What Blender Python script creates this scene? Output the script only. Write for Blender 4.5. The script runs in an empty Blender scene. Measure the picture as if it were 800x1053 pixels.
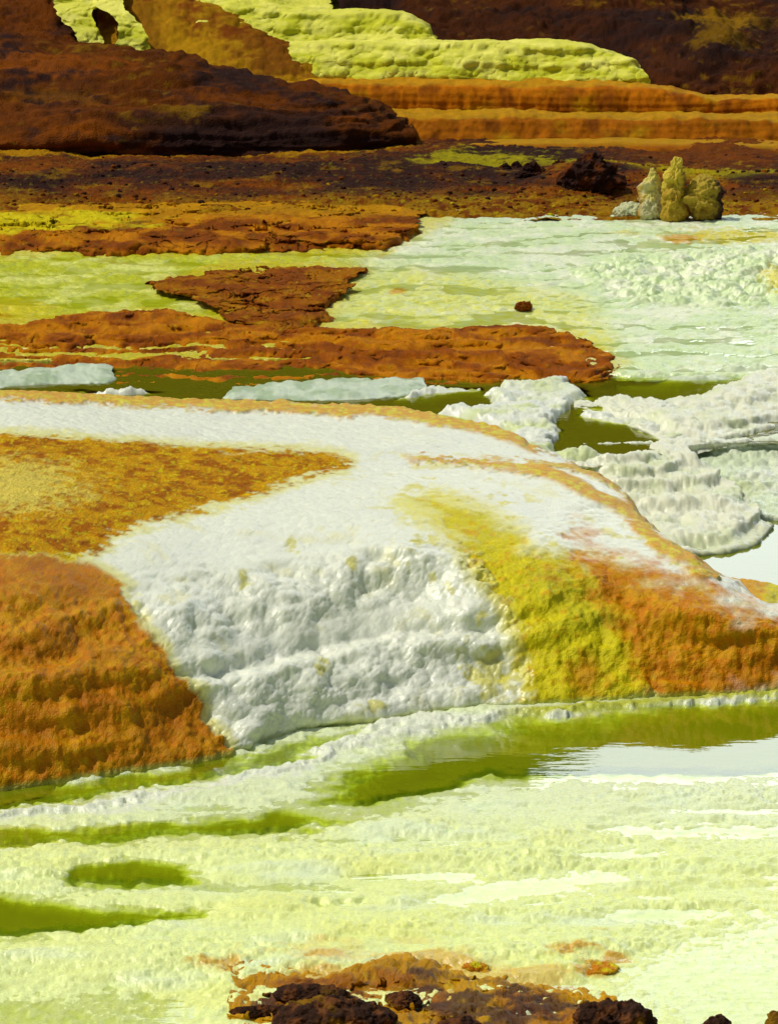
import bpy, math, random
import numpy as np

# ------------------------------------------------------------------ camera model
F, CX, CY, H = 2500.0, 400.0, 526.5, 4.0
PITCH = math.atan(676.5 / F)
CP, SP = math.cos(PITCH), math.sin(PITCH)
f32 = np.float32

def ray(u, v):
    u = np.asarray(u, float); v = np.asarray(v, float)
    x = (u - CX) / F; y = -(v - CY) / F
    return x, CP + y * SP, -SP + y * CP

ZS, YS = 1., 1.17                     # height scale of the nearer ground, distance scale of the hills
def Wz(u, v, z):                      # point seen at pixel (u, v) at height z
    z = np.asarray(z, float) * ZS
    dx, dy, dz = ray(u, v); t = (z - H) / dz
    return np.stack([dx * t, dy * t, H + dz * t + 0 * dx], -1)

def WY(u, v, Y):                      # point seen at pixel (u, v) at distance Y
    dx, dy, dz = ray(u, v); t = np.asarray(Y, float) * YS / dy
    return np.stack([dx * t, dy * t + 0 * dx, H + dz * t], -1)

def UV(P):
    X, Y, Z = P[..., 0], P[..., 1], P[..., 2] - H
    fw = Y * CP - Z * SP; up = Y * SP + Z * CP
    return CX + F * X / fw, CY - F * up / fw

# ------------------------------------------------------------------ noise
def _hash(i, j, k, s):
    h = (i.astype(np.uint32) * np.uint32(0x8da6b343)) ^ (j.astype(np.uint32) * np.uint32(0xd8163841)) ^ (k.astype(np.uint32) * np.uint32(0xcb1ab31f)) ^ np.uint32((s * 2654435761) & 0xffffffff)
    h ^= h >> np.uint32(15); h *= np.uint32(0x2c1b3c6d); h ^= h >> np.uint32(12); h *= np.uint32(0x297a2d39); h ^= h >> np.uint32(15)
    return h

def vnoise(p, seed=0):                # smooth value noise, -1..1
    p = p.astype(f32); q = np.floor(p); r = p - q; r = r * r * r * (r * (r * 6 - 15) + 10)
    qi = q.astype(np.int64)
    out = 0
    for a in (0, 1):
        wa = r[..., 0] if a else 1 - r[..., 0]
        for b in (0, 1):
            wb = wa * (r[..., 1] if b else 1 - r[..., 1])
            for c in (0, 1):
                wc = wb * (r[..., 2] if c else 1 - r[..., 2])
                out = out + wc * (_hash(qi[..., 0] + a, qi[..., 1] + b, qi[..., 2] + c, seed).astype(f32) * f32(2 / 4294967295.0) - 1)
    return out

def fbm(P, sc, octv=4, seed=0, gain=.5):
    p = P * np.asarray(sc, float); out = 0; a = 1.; tot = 0
    for o in range(octv):
        out = out + a * vnoise(p + 17.3 * o, seed + o); tot += a; a *= gain
        p = p * 2.03
    return out / tot * 1.6

def worley(P, sc, seed=0):            # distance to nearest feature point, cell units
    shp = P.shape[:-1]
    p = (P.reshape(-1, 3) * np.asarray(sc, float)).astype(f32)
    q = np.floor(p); r = p - q; qi = q.astype(np.int64)
    best = np.full(len(p), 9., f32)
    for a in (-1, 0, 1):
        for b in (-1, 0, 1):
            for c in (-1, 0, 1):
                h = _hash(qi[:, 0] + a, qi[:, 1] + b, qi[:, 2] + c, seed)
                fx = (h & np.uint32(1023)).astype(f32) / 1023; fy = ((h >> np.uint32(10)) & np.uint32(1023)).astype(f32) / 1023
                fz = ((h >> np.uint32(20)) & np.uint32(1023)).astype(f32) / 1023
                d = (a + fx - r[:, 0]) ** 2 + (b + fy - r[:, 1]) ** 2 + (c + fz - r[:, 2]) ** 2
                np.minimum(best, d, out=best)
    return np.sqrt(best).reshape(shp)

def caul(P, size, seed=0, octv=3, gain=.45):   # cauliflower lumps, about 0..1
    out = 0; a = 1.; s = 1. / size; tot = 0
    Q = P + .16 * size * np.stack([vnoise(P * s * .9, seed + 50), vnoise(P * s * .9, seed + 51), vnoise(P * s * .9, seed + 52)], -1)
    for o in range(octv):
        w = worley(Q, s, seed + o); out = out + a * np.clip(1 - (w * .95) ** 2, 0, 1); tot += a
        a *= gain; s *= 2.3
    return np.clip((out / tot - .30) / .60, 0, 1.3)

def ss(a, b, x):
    t = np.clip((x - a) / (b - a), 0, 1); return t * t * (3 - 2 * t)
def mix(a, b, t):
    t = np.asarray(t)
    if np.ndim(a) and np.shape(a)[-1:] == (3,) or np.ndim(b) and np.shape(b)[-1:] == (3,): t = t[..., None]
    return a * (1 - t) + b * t
def S(r, g, b, k=1.):                 # display colour to albedo
    c = np.array([r, g, b]) / 255.
    return np.where(c <= .04045, c / 12.92, ((c + .055) / 1.055) ** 2.4) * k

# ------------------------------------------------------------------ outline helpers
def sdpoly(u, v, poly, vs=2.):        # signed distance (inside positive) to an outline
    poly = np.array(poly, float); n = len(poly)
    d = np.full(u.shape, 1e9); ins = np.zeros(u.shape, bool); y = v * vs
    for i in range(n):
        ax, ay = poly[i]; bx, by = poly[(i + 1) % n]; ay *= vs; by *= vs
        ex, ey = bx - ax, by - ay; wx, wy = u - ax, y - ay
        t = np.clip((wx * ex + wy * ey) / (ex * ex + ey * ey + 1e-9), 0, 1)
        d = np.minimum(d, (wx - ex * t) ** 2 + (wy - ey * t) ** 2)
        c = (ay <= y) != (by <= y)
        ins ^= c & (u < ax + (y - ay) / (by - ay + 1e-12) * ex)
    return np.where(ins, 1, -1) * np.sqrt(d)

def sdline(u, v, pts, vs=2.):
    d = np.full(u.shape, 1e9); y = v * vs
    for (ax, ay), (bx, by) in zip(pts[:-1], pts[1:]):
        ay *= vs; by *= vs; ex, ey = bx - ax, by - ay; wx, wy = u - ax, y - ay
        t = np.clip((wx * ex + wy * ey) / (ex * ex + ey * ey + 1e-9), 0, 1)
        d = np.minimum(d, (wx - ex * t) ** 2 + (wy - ey * t) ** 2)
    return np.sqrt(d)

# ------------------------------------------------------------------ lofted surfaces
def pchip(x, y, xi):                  # y (n, ...) along axis 0
    x = np.asarray(x, float); y = np.asarray(y, float); xi = np.asarray(xi, float)
    n = len(x); sh = (-1,) + (1,) * (y.ndim - 1)
    h = np.diff(x).reshape(sh); dl = np.diff(y, axis=0) / h
    m = np.zeros_like(y)
    if n > 2:
        w1 = 2 * h[1:] + h[:-1]; w2 = h[1:] + 2 * h[:-1]
        pos = dl[1:] * dl[:-1] > 0
        with np.errstate(all='ignore'):
            hm = (w1 + w2) / (w1 / dl[:-1] + w2 / dl[1:])
        m[1:-1] = np.where(pos, hm, 0)
    m[0] = dl[0]; m[-1] = dl[-1]
    k = np.clip(np.searchsorted(x, xi) - 1, 0, n - 2)
    hh = (x[k + 1] - x[k]); t = np.clip((xi - x[k]) / hh, 0, 1)
    sx = (-1,) + (1,) * (y.ndim - 1); t = t.reshape(sx); hh = hh.reshape(sx)
    return (y[k] * (2 * t**3 - 3 * t**2 + 1) + m[k] * hh * (t**3 - 2 * t**2 + t) + y[k + 1] * (-2 * t**3 + 3 * t**2) + m[k + 1] * hh * (t**3 - t**2))

def uspan(u0, u1, px):
    seg = []
    if u0 < -20: seg.append(np.arange(u0, -20, px * 4))
    seg.append(np.arange(max(u0, -20), min(u1, 820), px))
    if u1 > 820: seg.append(np.arange(820, u1, px * 4))
    return np.concatenate(seg + [[u1]])

def loft(rows, kind='z', wide=None, px=1.3, vpx=None):
    """rows, front to back: lists of (u, v, height or distance), or ('off', dx, dy, dz) against the row before"""
    W = Wz if kind == 'z' else WY
    vpx = vpx or px
    L = []
    if wide: us = uspan(wide[0], wide[1], px)
    else:
        wmax = max(max(p[0] for p in r) - min(p[0] for p in r) for r in rows if r[0] != 'off')
        us = np.linspace(0, 1, max(8, int(wmax / px)))
    for r in rows:
        if r[0] == 'off':
            L.append(L[-1] + np.array(r[1:], float)); continue
        a = np.array(r, float)
        if wide:
            x = a[:, 0]
            q = pchip(x, a[:, 1:], np.clip(us, x[0], x[-1]))
            L.append(W(us, q[:, 0], q[:, 1]))
        else:
            x = np.concatenate([[0], np.cumsum(np.hypot(np.diff(a[:, 0]), 2 * np.diff(a[:, 1])) + 1e-6)]); x /= x[-1]
            q = pchip(x, a, us)
            L.append(W(q[:, 0], q[:, 1], q[:, 2]))
    L = np.stack(L)
    uu, vv = UV(L)
    g = np.maximum(np.hypot(np.diff(vv, axis=0), .15 * np.diff(uu, axis=0)).mean(1), 2.)
    d3 = np.linalg.norm(np.diff(L, axis=0), axis=-1).mean(1) / L[..., 1].mean() * F
    gap = np.where([r[0] == 'off' for r in rows[1:]], np.minimum(d3 * .3, 12), np.maximum(g, .45 * d3))
    kn = np.concatenate([[0], np.cumsum(gap)])
    ti = np.concatenate([np.linspace(kn[i], kn[i + 1], max(2, int(gap[i] / vpx)), endpoint=False) for i in range(len(gap))] + [[kn[-1]]])
    return pchip(kn, L, ti)

def normals(P):
    ds = np.gradient(P, axis=1); dt = np.gradient(P, axis=0)
    N = np.cross(ds, dt); return N / (np.linalg.norm(N, axis=-1, keepdims=True) + 1e-12)

# ------------------------------------------------------------------ linking
C = bpy.data.collections.new('place'); bpy.context.scene.collection.children.link(C)

def mesh_obj(name, verts, faces, col, mat, loc=(0, 0, 0), parent=None, extra=None, nrm=None):
    me = bpy.data.meshes.new(name)
    verts = verts - np.array(loc)
    k = faces.shape[1]
    me.vertices.add(len(verts)); me.vertices.foreach_set('co', verts.astype(f32).ravel())
    me.loops.add(faces.size); me.loops.foreach_set('vertex_index', faces.astype(np.int32).ravel())
    me.polygons.add(len(faces)); me.polygons.foreach_set('loop_start', np.arange(0, faces.size, k, dtype=np.int32))
    me.polygons.foreach_set('use_smooth', np.ones(len(faces), bool))
    me.update(calc_edges=True)
    if col is not None:
        at = me.attributes.new('mineral', 'FLOAT_COLOR', 'POINT')
        at.data.foreach_set('color', np.concatenate([np.clip(col, 0, 1), np.ones((len(verts), 1))], 1).astype(f32).ravel())
    for kx, val in (extra or {}).items():
        at = me.attributes.new(kx, 'FLOAT', 'POINT'); at.data.foreach_set('value', val.astype(f32).ravel())
    if nrm is not None: me.normals_split_custom_set_from_vertices(nrm.tolist())
    me.materials.append(mat)
    o = bpy.data.objects.new(name, me); C.objects.link(o)
    if parent: o.parent = parent
    else: o.location = loc
    return o

def gridfaces(n, m):
    i = np.arange(n * m).reshape(n, m)
    return np.stack([i[:-1, :-1], i[:-1, 1:], i[1:, 1:], i[1:, :-1]], -1).reshape(-1, 4)

def tag(o, label=None, cat=None, group=None, kind=None):
    for k, v in (('label', label), ('category', cat), ('group', group), ('kind', kind)):
        if v: o[k] = v
    return o

def base_of(P):
    q = P.reshape(-1, 3); return (float(q[:, 0].mean()), float(q[:, 1].mean()), float(np.percentile(q[:, 2], 3)))

def sheet(name, P, col, mat, parent=None, loc=None, extra=None):
    loc = loc or (0, 0, 0)
    e = {k: v.ravel() for k, v in (extra or {}).items()}
    return mesh_obj(name, P.reshape(-1, 3), gridfaces(*P.shape[:2]), None if col is None else col.reshape(-1, 3), mat, loc, parent, e)

def split(P, col, which, extra=None):
    """cut one surface into pieces by the integer per-vertex map WHICH; yields verts, faces, col, normals"""
    fs = gridfaces(*P.shape[:2]); V = P.reshape(-1, 3); c = col.reshape(-1, 3); N = normals(P).reshape(-1, 3)
    wf = which.ravel()[fs[:, 0]]; out = {}
    for k in np.unique(wf):
        ff = fs[wf == k]; idx, inv = np.unique(ff, return_inverse=True)
        out[int(k)] = (V[idx], inv.reshape(-1, 4), c[idx], N[idx]) + ((extra.ravel()[idx],) if extra is not None else ())
    return out

def empty(name, loc):
    o = bpy.data.objects.new(name, None); C.objects.link(o); o.location = loc; o.empty_display_size = .2; return o

# ------------------------------------------------------------------ materials
def mineral(name, rough=.6, spec=.4, grain=90., bump=.35, vary=.18, bdist=.006, ior=1.5, rvar=.2):
    m = bpy.data.materials.new(name); m.use_nodes = True; nt = m.node_tree; N = nt.nodes; Lk = nt.links.new
    b = N['Principled BSDF']
    at = N.new('ShaderNodeAttribute'); at.attribute_name = 'mineral'
    tc = N.new('ShaderNodeTexCoord')
    n1 = N.new('ShaderNodeTexNoise'); n1.inputs['Scale'].default_value = grain; n1.inputs['Detail'].default_value = 4; n1.inputs['Roughness'].default_value = .65
    n2 = N.new('ShaderNodeTexNoise'); n2.inputs['Scale'].default_value = grain * .21; n2.inputs['Detail'].default_value = 3
    vo = N.new('ShaderNodeTexVoronoi'); vo.inputs['Scale'].default_value = grain * 1.1
    for n in (n1, n2, vo): Lk(tc.outputs['Object'], n.inputs['Vector'])
    def math_(op, a, bb):
        q = N.new('ShaderNodeMath'); q.operation = op
        for i, w in enumerate((a, bb)):
            if isinstance(w, (int, float)): q.inputs[i].default_value = w
            else: Lk(w, q.inputs[i])
        return q.outputs[0]
    mod = math_('ADD', math_('MULTIPLY', n1.outputs['Fac'], vary * 2.2), math_('MULTIPLY', n2.outputs['Fac'], vary * 1.6))
    mod = math_('ADD', mod, 1 - vary * 1.9)
    mx = N.new('ShaderNodeVectorMath'); mx.operation = 'SCALE'
    Lk(at.outputs['Color'], mx.inputs[0]); Lk(mod, mx.inputs['Scale']); Lk(mx.outputs[0], b.inputs['Base Color'])
    hgt = math_('SUBTRACT', math_('MULTIPLY', n1.outputs['Fac'], 1.4), math_('MULTIPLY', vo.outputs['Distance'], .8))
    bp = N.new('ShaderNodeBump'); bp.inputs['Strength'].default_value = bump; bp.inputs['Distance'].default_value = bdist
    Lk(hgt, bp.inputs['Height']); Lk(bp.outputs[0], b.inputs['Normal'])
    aw = N.new('ShaderNodeAttribute'); aw.attribute_name = 'wet'
    rg = math_('ADD', math_('MULTIPLY', n2.outputs['Fac'], rvar * 2), rough - rvar)
    wr = N.new('ShaderNodeMix'); Lk(aw.outputs['Fac'], wr.inputs[0]); Lk(rg, wr.inputs[2]); wr.inputs[3].default_value = .07
    Lk(wr.outputs[0], b.inputs['Roughness'])
    wb = math_('MULTIPLY', math_('SUBTRACT', 1., aw.outputs['Fac']), bump); Lk(wb, bp.inputs['Strength'])
    wi = math_('ADD', math_('MULTIPLY', aw.outputs['Fac'], .5), spec); Lk(wi, b.inputs['Specular IOR Level'])
    b.inputs['IOR'].default_value = ior
    return m

def water_mat(name, absorb, ior=1.6, turb=(.2, .25, .02), turbk=.12, wave=(9., 26.), wbump=.05, rough=.02):
    m = bpy.data.materials.new(name); m.use_nodes = True; nt = m.node_tree; N = nt.nodes; Lk = nt.links.new
    for n in list(N): N.remove(n)
    out = N.new('ShaderNodeOutputMaterial')
    at = N.new('ShaderNodeAttribute'); at.attribute_name = 'depth'
    cs = []
    for k in absorb:
        a = N.new('ShaderNodeMath'); a.operation = 'MULTIPLY'; a.inputs[1].default_value = -k; Lk(at.outputs['Fac'], a.inputs[0])
        e = N.new('ShaderNodeMath'); e.operation = 'EXPONENT'; Lk(a.outputs[0], e.inputs[0]); cs.append(e.outputs[0])
    cc = N.new('ShaderNodeCombineColor')
    for i in range(3): Lk(cs[i], cc.inputs[i])
    tr = N.new('ShaderNodeBsdfTransparent'); Lk(cc.outputs[0], tr.inputs['Color'])
    df = N.new('ShaderNodeBsdfDiffuse'); df.inputs['Color'].default_value = (*turb, 1)
    tk = N.new('ShaderNodeMapRange'); tk.inputs['From Min'].default_value = .02; tk.inputs['From Max'].default_value = .05; tk.inputs['To Max'].default_value = turbk * 2
    Lk(at.outputs['Fac'], tk.inputs['Value'])
    m1 = N.new('ShaderNodeMixShader'); Lk(tk.outputs[0], m1.inputs[0]); Lk(tr.outputs[0], m1.inputs[1]); Lk(df.outputs[0], m1.inputs[2])
    tc = N.new('ShaderNodeTexCoord'); mp = N.new('ShaderNodeMapping'); mp.inputs['Scale'].default_value = (wave[0], wave[1], 1)
    Lk(tc.outputs['Object'], mp.inputs['Vector'])
    nz = N.new('ShaderNodeTexNoise'); nz.inputs['Scale'].default_value = 1.; nz.inputs['Detail'].default_value = 3; nz.inputs['Distortion'].default_value = .4
    Lk(mp.outputs[0], nz.inputs['Vector'])
    bp = N.new('ShaderNodeBump'); bp.inputs['Strength'].default_value = wbump; bp.inputs['Distance'].default_value = .02; Lk(nz.outputs['Fac'], bp.inputs['Height'])
    gl = N.new('ShaderNodeBsdfGlossy'); gl.inputs['Roughness'].default_value = rough; Lk(bp.outputs[0], gl.inputs['Normal'])
    fr = N.new('ShaderNodeFresnel'); fr.inputs['IOR'].default_value = ior; Lk(bp.outputs[0], fr.inputs['Normal'])
    m2 = N.new('ShaderNodeMixShader'); ge = N.new('ShaderNodeNewGeometry'); ib = N.new('ShaderNodeMath'); ib.operation = 'SUBTRACT'; ib.inputs[0].default_value = 1; Lk(ge.outputs['Backfacing'], ib.inputs[1])
    fm = N.new('ShaderNodeMath'); fm.operation = 'MULTIPLY'; Lk(fr.outputs[0], fm.inputs[0]); Lk(ib.outputs[0], fm.inputs[1]); Lk(fm.outputs[0], m2.inputs[0]); Lk(m1.outputs[0], m2.inputs[1]); Lk(gl.outputs[0], m2.inputs[2])
    Lk(m2.outputs[0], out.inputs['Surface'])
    return m

M_salt = mineral('white_salt', .36, .5, 80, .22, .08, .006)
for m_ in (M_salt,):
    b_ = m_.node_tree.nodes['Principled BSDF']; b_.inputs['Subsurface Weight'].default_value = .5; b_.inputs['Subsurface Radius'].default_value = (1., 1., .8); b_.inputs['Subsurface Scale'].default_value = .045
M_crust = mineral('pale_salt_crust', .28, .5, 85, .34, .10, .006)
b_ = M_crust.node_tree.nodes['Principled BSDF']; b_.inputs['Subsurface Weight'].default_value = .25; b_.inputs['Subsurface Radius'].default_value = (.9, 1., .6); b_.inputs['Subsurface Scale'].default_value = .02
M_ochre = mineral('orange_mineral', .42, .12, 110, .5, .28, .007)
M_rust = mineral('rust_mineral', .75, .06, 70, .6, .35, .012)
M_dark = mineral('dark_rock', .9, .08, 45, .7, .4, .02)
M_lime = mineral('sulphur_crust', .7, .15, 45, .5, .16, .012)
M_ground = mineral('ground_soil', .9, .2, 3, .4, .3, .05)
M_water = water_mat('acid_water', (9., 5.5, 55.), 2.3, turb=(.25, .29, .004), turbk=.34, wave=(5., 22.), wbump=.022)
M_pool = water_mat('upper_pool_water', (12., 9., 90.), 1.7, (.20, .20, .006), .36, (6., 34.), .07)

# palette (albedo)
WHITE = np.array([.81, .85, .68]); PALE = np.array([.78, .88, .34]); MINT = np.array([.66, .76, .56])
YEL = np.array([.66, .58, .006]); PYEL = np.array([.74, .70, .22]); LIME = np.array([.52, .58, .07])
ORANGE = np.array([.56, .20, .001]); OCHRE = np.array([.64, .33, .002]); RUST = np.array([.24, .060, .001])
BROWN = np.array([.10, .026, .004]); DARK = np.array([.026, .010, .007])
EXT = (-260, 1060)

# ================================================================== water and the front salt flat
def fan(v0, v1, z, px=1.2, vpx=1.1, v_ext=1500, front=None):
    us = uspan(EXT[0], EXT[1], px)
    vs = np.concatenate([np.linspace(v_ext, 1075, 26, endpoint=False), np.arange(1075, v0, -vpx)]) if v1 > 1070 else np.arange(v1, v0, -vpx)
    uu, vv = np.meshgrid(us, vs)
    if front: vv = v0 + (vv - v0) * (np.interp(us, *front) - v0)[None] / (v1 - v0)
    return uu, vv, Wz(uu, vv, np.full(uu.shape, z))

uu, vv, G = fan(690, 1075, 0.)
wp = 7 * fbm(G, (5, 9, 1), 3, 3); wq = 3 * fbm(G, (22, 30, 1), 2, 5)
Uw, Vw = uu + 2 * wp + 2 * wq, vv + .55 * wp + .6 * wq
POOLS = [  # outline, depth, edge width
    ([(292, 828), (330, 810), (372, 786), (405, 771), (432, 752), (550, 737), (700, 723), (810, 714), (1100, 700), (1100, 800), (810, 801), (640, 803), (590, 800), (500, 806), (440, 822), (380, 832), (330, 836)], .085, 22),
    ([(-300, 842), (0, 835), (90, 823), (170, 811), (240, 800), (290, 790), (345, 768), (375, 752), (375, 748), (300, 762), (245, 778), (100, 800), (-300, 822)], .06, 12),
    ([(-300, 878), (0, 872), (100, 868), (170, 861), (250, 858), (310, 858), (380, 842), (330, 838), (290, 830), (180, 843), (90, 851), (0, 850), (-300, 858)], .065, 12),
    ([(50, 902), (80, 890), (150, 883), (206, 890), (200, 909), (130, 913), (70, 911)], .055, 10),
    ([(-300, 912), (0, 920), (60, 926), (105, 934), (215, 932), (195, 947), (95, 960), (0, 965), (-300, 968)], .075, 12),
    ([(-300, 1030), (0, 1022), (110, 1018), (195, 1019), (208, 1040), (200, 1100), (-300, 1200)], .0045, 16),
    ([(605, 858), (650, 851), (810, 849), (1100, 847), (1100, 864), (810, 862), (700, 864)], .016, 8),
    ([(438, 916), (480, 909), (560, 901), (620, 895), (668, 902), (640, 912), (575, 926), (500, 932), (440, 932)], .008, 9),
    ([(635, 1000), (660, 985), (700, 962), (800, 943), (1100, 930), (1100, 1200), (700, 1200), (690, 1055), (640, 1038)], .005, 18),
    ([(590, 880), (640, 876), (700, 878), (650, 884), (600, 885)], .02, 6),
    ([(320, 931), (370, 926), (372, 930), (330, 934)], .03, 6),
]
ridge = fbm(G, (1.3, 5.5, 1), 4, 11) + .45 * fbm(G, (4, 14, 1), 3, 12)
h = .012 + .017 * ridge
near = ss(760, 1000, vv)
h = h + .012 * near * fbm(G, (3, 8, 1), 3, 14)
dep = np.zeros_like(h)
edge = np.full_like(h, 1e3)
for poly, d, w in POOLS:
    s = sdpoly(Uw, Vw, poly)
    m = ss(-w * 1.1, w * .7, s)
    h = h * (.4 + .6 * ss(0, w * 3., -s))
    h = h * (1 - m) - d * m * (.10 + .90 * ss(w * .1, w * 2.2, s))
# curved bank between the two green bands
bank = sdline(Uw, Vw, [(-300, 850), (0, 842), (110, 832), (200, 817), (260, 802), (310, 790), (370, 765), (420, 745), (520, 737), (600, 729), (800, 716), (1100, 708)])
bw = np.interp(uu, [0, 300, 420, 480, 560, 1000], [8, 12, 20, 12, 7, 6])
h = np.maximum(h, .122 * np.exp(-(bank / (bw * 1.6)) ** 2) - .10)
land = ss(-.02, .015, h)
hb = h.copy()
G3 = np.stack([G[..., 0], G[..., 1] * 1.0, h], -1)
lz = ss(-.6, .5, fbm(G, (1.6, 5, 1), 4, 25))
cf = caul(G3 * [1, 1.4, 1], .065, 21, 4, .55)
h = h + land * (.008 + .018 * lz) * (cf - .5) + .003 * fbm(G3, 40, 2, 23)
G[..., 2] = h
# colours of the crust
yel = ss(-.1, .8, fbm(G, (1.5, 4, 0), 4, 31))
c = mix(PALE, np.array([.80, .86, .24]), yel * .7)
far = ss(900, 800, vv)
c = mix(c, np.array([.74, .83, .54]), far * .8)
c = mix(c, np.array([.76, .88, .58]), .7 * ss(.2, 1.1, fbm(G, (2.3, 6, 0), 3, 32)))
c = mix(c, c * [.80, .94, .60], ss(.6, .1, cf) * .35 * land)  # lime-green shadow tint painted into the lows between lumps
lm = ss(16, 2, bank - bw * .3); c = mix(c, np.array([.78, .82, .66]), lm * .8)
# lime seam where the mound meets the pool
seam = sdline(uu, vv, [(520, 737), (600, 729), (700, 720), (800, 713), (1100, 705)])
c = mix(c, np.array([.48, .52, .05]), ss(14, 4, seam) * ss(480, 560, uu))
# rusty stains near the outcrop
for (a, b_, r, k) in ((262, 990, 40, .9), (607, 990, 34, 1.), (330, 1004, 70, .7), (450, 1004, 80, .7), (560, 1014, 50, .5)):
    if r:
        q = np.hypot(uu - a, 2.2 * (vv - b_)); q = q + 45 * fbm(G, (8, 14, 1), 4, 40)
        c = mix(c, PYEL * [1, .9, .6], ss(r * 1.1, r * .7, q) * .5); c = mix(c, OCHRE, ss(r * .6, r * .4, q) * k * .8)
c = mix(c, np.array([.66, .78, .34]), ss(.012, -.03, h) * .6)
c = mix(c, np.array([.30, .36, .05]), ss(-.03, -.07, hb) * ss(.2, -.3, fbm(G, (3, 9, 0), 3, 44)) * .35)
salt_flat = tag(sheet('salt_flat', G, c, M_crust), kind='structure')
# water over it
us = uspan(EXT[0], EXT[1], 4); vs = np.concatenate([np.linspace(1500, 1075, 26, endpoint=False), np.arange(1075, 690, -1.1)])
dep = np.clip(.0 - G[:, :, 2], 0.002, 1)
Wt = Wz(uu, vv, np.zeros(uu.shape))
ub, vb = np.meshgrid(uu[0], np.arange(688, 470, -6.))
Wb = Wz(ub, vb, np.zeros(ub.shape))
tag(sheet('water', np.concatenate([Wt, Wb]), None, M_water, extra={'depth': np.concatenate([dep, np.full(ub.shape, .07)])}), kind='structure')

# wide ground under everything, out to the horizon
gx = np.concatenate([np.linspace(-400, -20, 12), np.linspace(-16, 16, 17), np.linspace(20, 400, 12)]); gy = np.concatenate([np.linspace(-200, 0, 8), np.linspace(4, 40, 13), np.linspace(60, 900, 12)])
X, Y = np.meshgrid(gx, gy); Pg = np.stack([X, Y, -.45 + 0 * X], -1)
cg = np.where((Y < 18)[..., None], np.array([.5, .56, .25]), np.array([.14, .06, .02]))
tag(sheet('ground', Pg, cg, M_ground), kind='structure')

# ================================================================== the big mound
R = [
    [(-260, 838, -.18), (0, 822, -.18), (120, 806, -.18), (245, 786, -.18), (380, 750, -.18), (550, 736, -.18), (700, 726, -.18), (800, 720, -.18), (1060, 706, -.18)],
    [(-260, 826, 0), (0, 813, 0), (120, 797, 0), (245, 777, 0), (290, 757, 0), (380, 742, 0), (550, 727, 0), (700, 718, 0), (800, 712, 0), (1060, 700, 0)],
    [(-260, 760, .15), (0, 752, .15), (120, 742, .15), (200, 732, .13), (245, 728, .13), (380, 700, .12), (550, 682, .13), (700, 686, .09), (800, 686, .08), (1060, 685, .05)],
    [(-260, 705, .29), (0, 700, .28), (120, 692, .28), (180, 685, .27), (245, 672, .27), (380, 648, .26), (550, 632, .29), (640, 645, .22), (700, 655, .18), (800, 668, .14), (1060, 676, .08)],
    [(-260, 690, .32), (0, 684, .31), (120, 676, .31), (180, 668, .30), (245, 655, .30), (380, 628, .30), (550, 606, .36), (640, 622, .29), (700, 630, .27), (800, 652, .19), (1060, 668, .09)],
    [(-260, 612, .47), (0, 606, .47), (120, 598, .46), (180, 590, .46), (245, 580, .46), (380, 565, .47), (500, 560, .47), (550, 570, .44), (640, 590, .37), (700, 600, .33), (800, 640, .215), (1060, 660, .10)],
    [(-260, 565, .52), (0, 560, .52), (120, 555, .51), (245, 535, .52), (380, 525, .53), (480, 520, .525), (550, 532, .50), (640, 556, .42), (700, 580, .365), (800, 632, .225), (1060, 655, .10)],
    [(-260, 505, .54), (0, 502, .54), (245, 498, .54), (380, 496, .545), (480, 495, .54), (550, 498, .53), (600, 508, .50), (640, 530, .45), (700, 569, .375), (740, 596, .30), (800, 628, .225), (1060, 652, .10)],
    [(-260, 455, .545), (0, 455, .545), (200, 462, .545), (350, 470, .545), (440, 474, .545), (520, 477, .54), (570, 482, .53), (615, 492, .50), (640, 512, .455), (660, 534, .42), (700, 565, .36), (740, 593, .285), (800, 625, .21), (1060, 650, .08)],
    [(-260, 425, .55), (0, 425, .55), (200, 432, .55), (350, 440, .55), (440, 449, .55), (500, 460, .525), (570, 480, .47), (615, 491, .42), (640, 515, .37), (660, 540, .31), (700, 572, .22), (740, 598, .15), (800, 628, .10), (1060, 650, .02)],
    [(-260, 402, .56), (0, 403, .56), (120, 408, .56), (200, 412, .56), (300, 416, .56), (400, 421, .56), (480, 435, .55), (530, 450, .52), (552, 464, .47), (600, 488, .36), (640, 515, .28), (660, 540, .20), (700, 575, .10), (740, 600, .03), (800, 628, -.03), (1060, 650, -.08)],
    ('off', 0, .12, -.15), ('off', 0, .1, -.45)]
R = [q if q[0] == 'off' else [(a, b_, z * np.interp(a, [-260, 0, 250, 500, 650, 800], [1.5, 1.45, 1.25, 1.2, 1.25, 1.4])) for a, b_, z in q] for q in R]
P0 = loft(R, 'z', EXT, 1.2, 1.05)
u, v = UV(P0); N0 = normals(P0)
n1 = fbm(P0, 7, 4, 60); n2 = fbm(P0, 26, 3, 66)
uw, vw = u + 9 * n1 + 7 * n2, v + 3.5 * n1 + 3.5 * n2
FLANK = [(-400, 575), (0, 570), (60, 573), (92, 580), (125, 597), (140, 640), (165, 665), (185, 695), (210, 730), (246, 778), (242, 840), (-400, 880)]
TOP = [(-400, 440), (0, 446), (120, 454), (220, 462), (330, 465), (358, 472), (352, 481), (300, 494), (215, 522), (150, 540), (112, 552), (95, 572), (60, 578), (0, 575), (-400, 580)]
ORF = [(612, 577), (700, 588), (760, 612), (800, 634), (1200, 655), (1200, 760), (800, 722), (640, 735), (655, 690), (652, 650), (630, 610)]
YLF = [(440, 515), (500, 530), (530, 552), (545, 575), (600, 577), (660, 600), (700, 640), (680, 700), (640, 735), (552, 740), (552, 700), (545, 675), (525, 630), (500, 600), (470, 560)]
sF, sT, sO, sY = (sdpoly(uw, vw, q, 1.3) for q in (FLANK, TOP, ORF, YLF))
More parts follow.
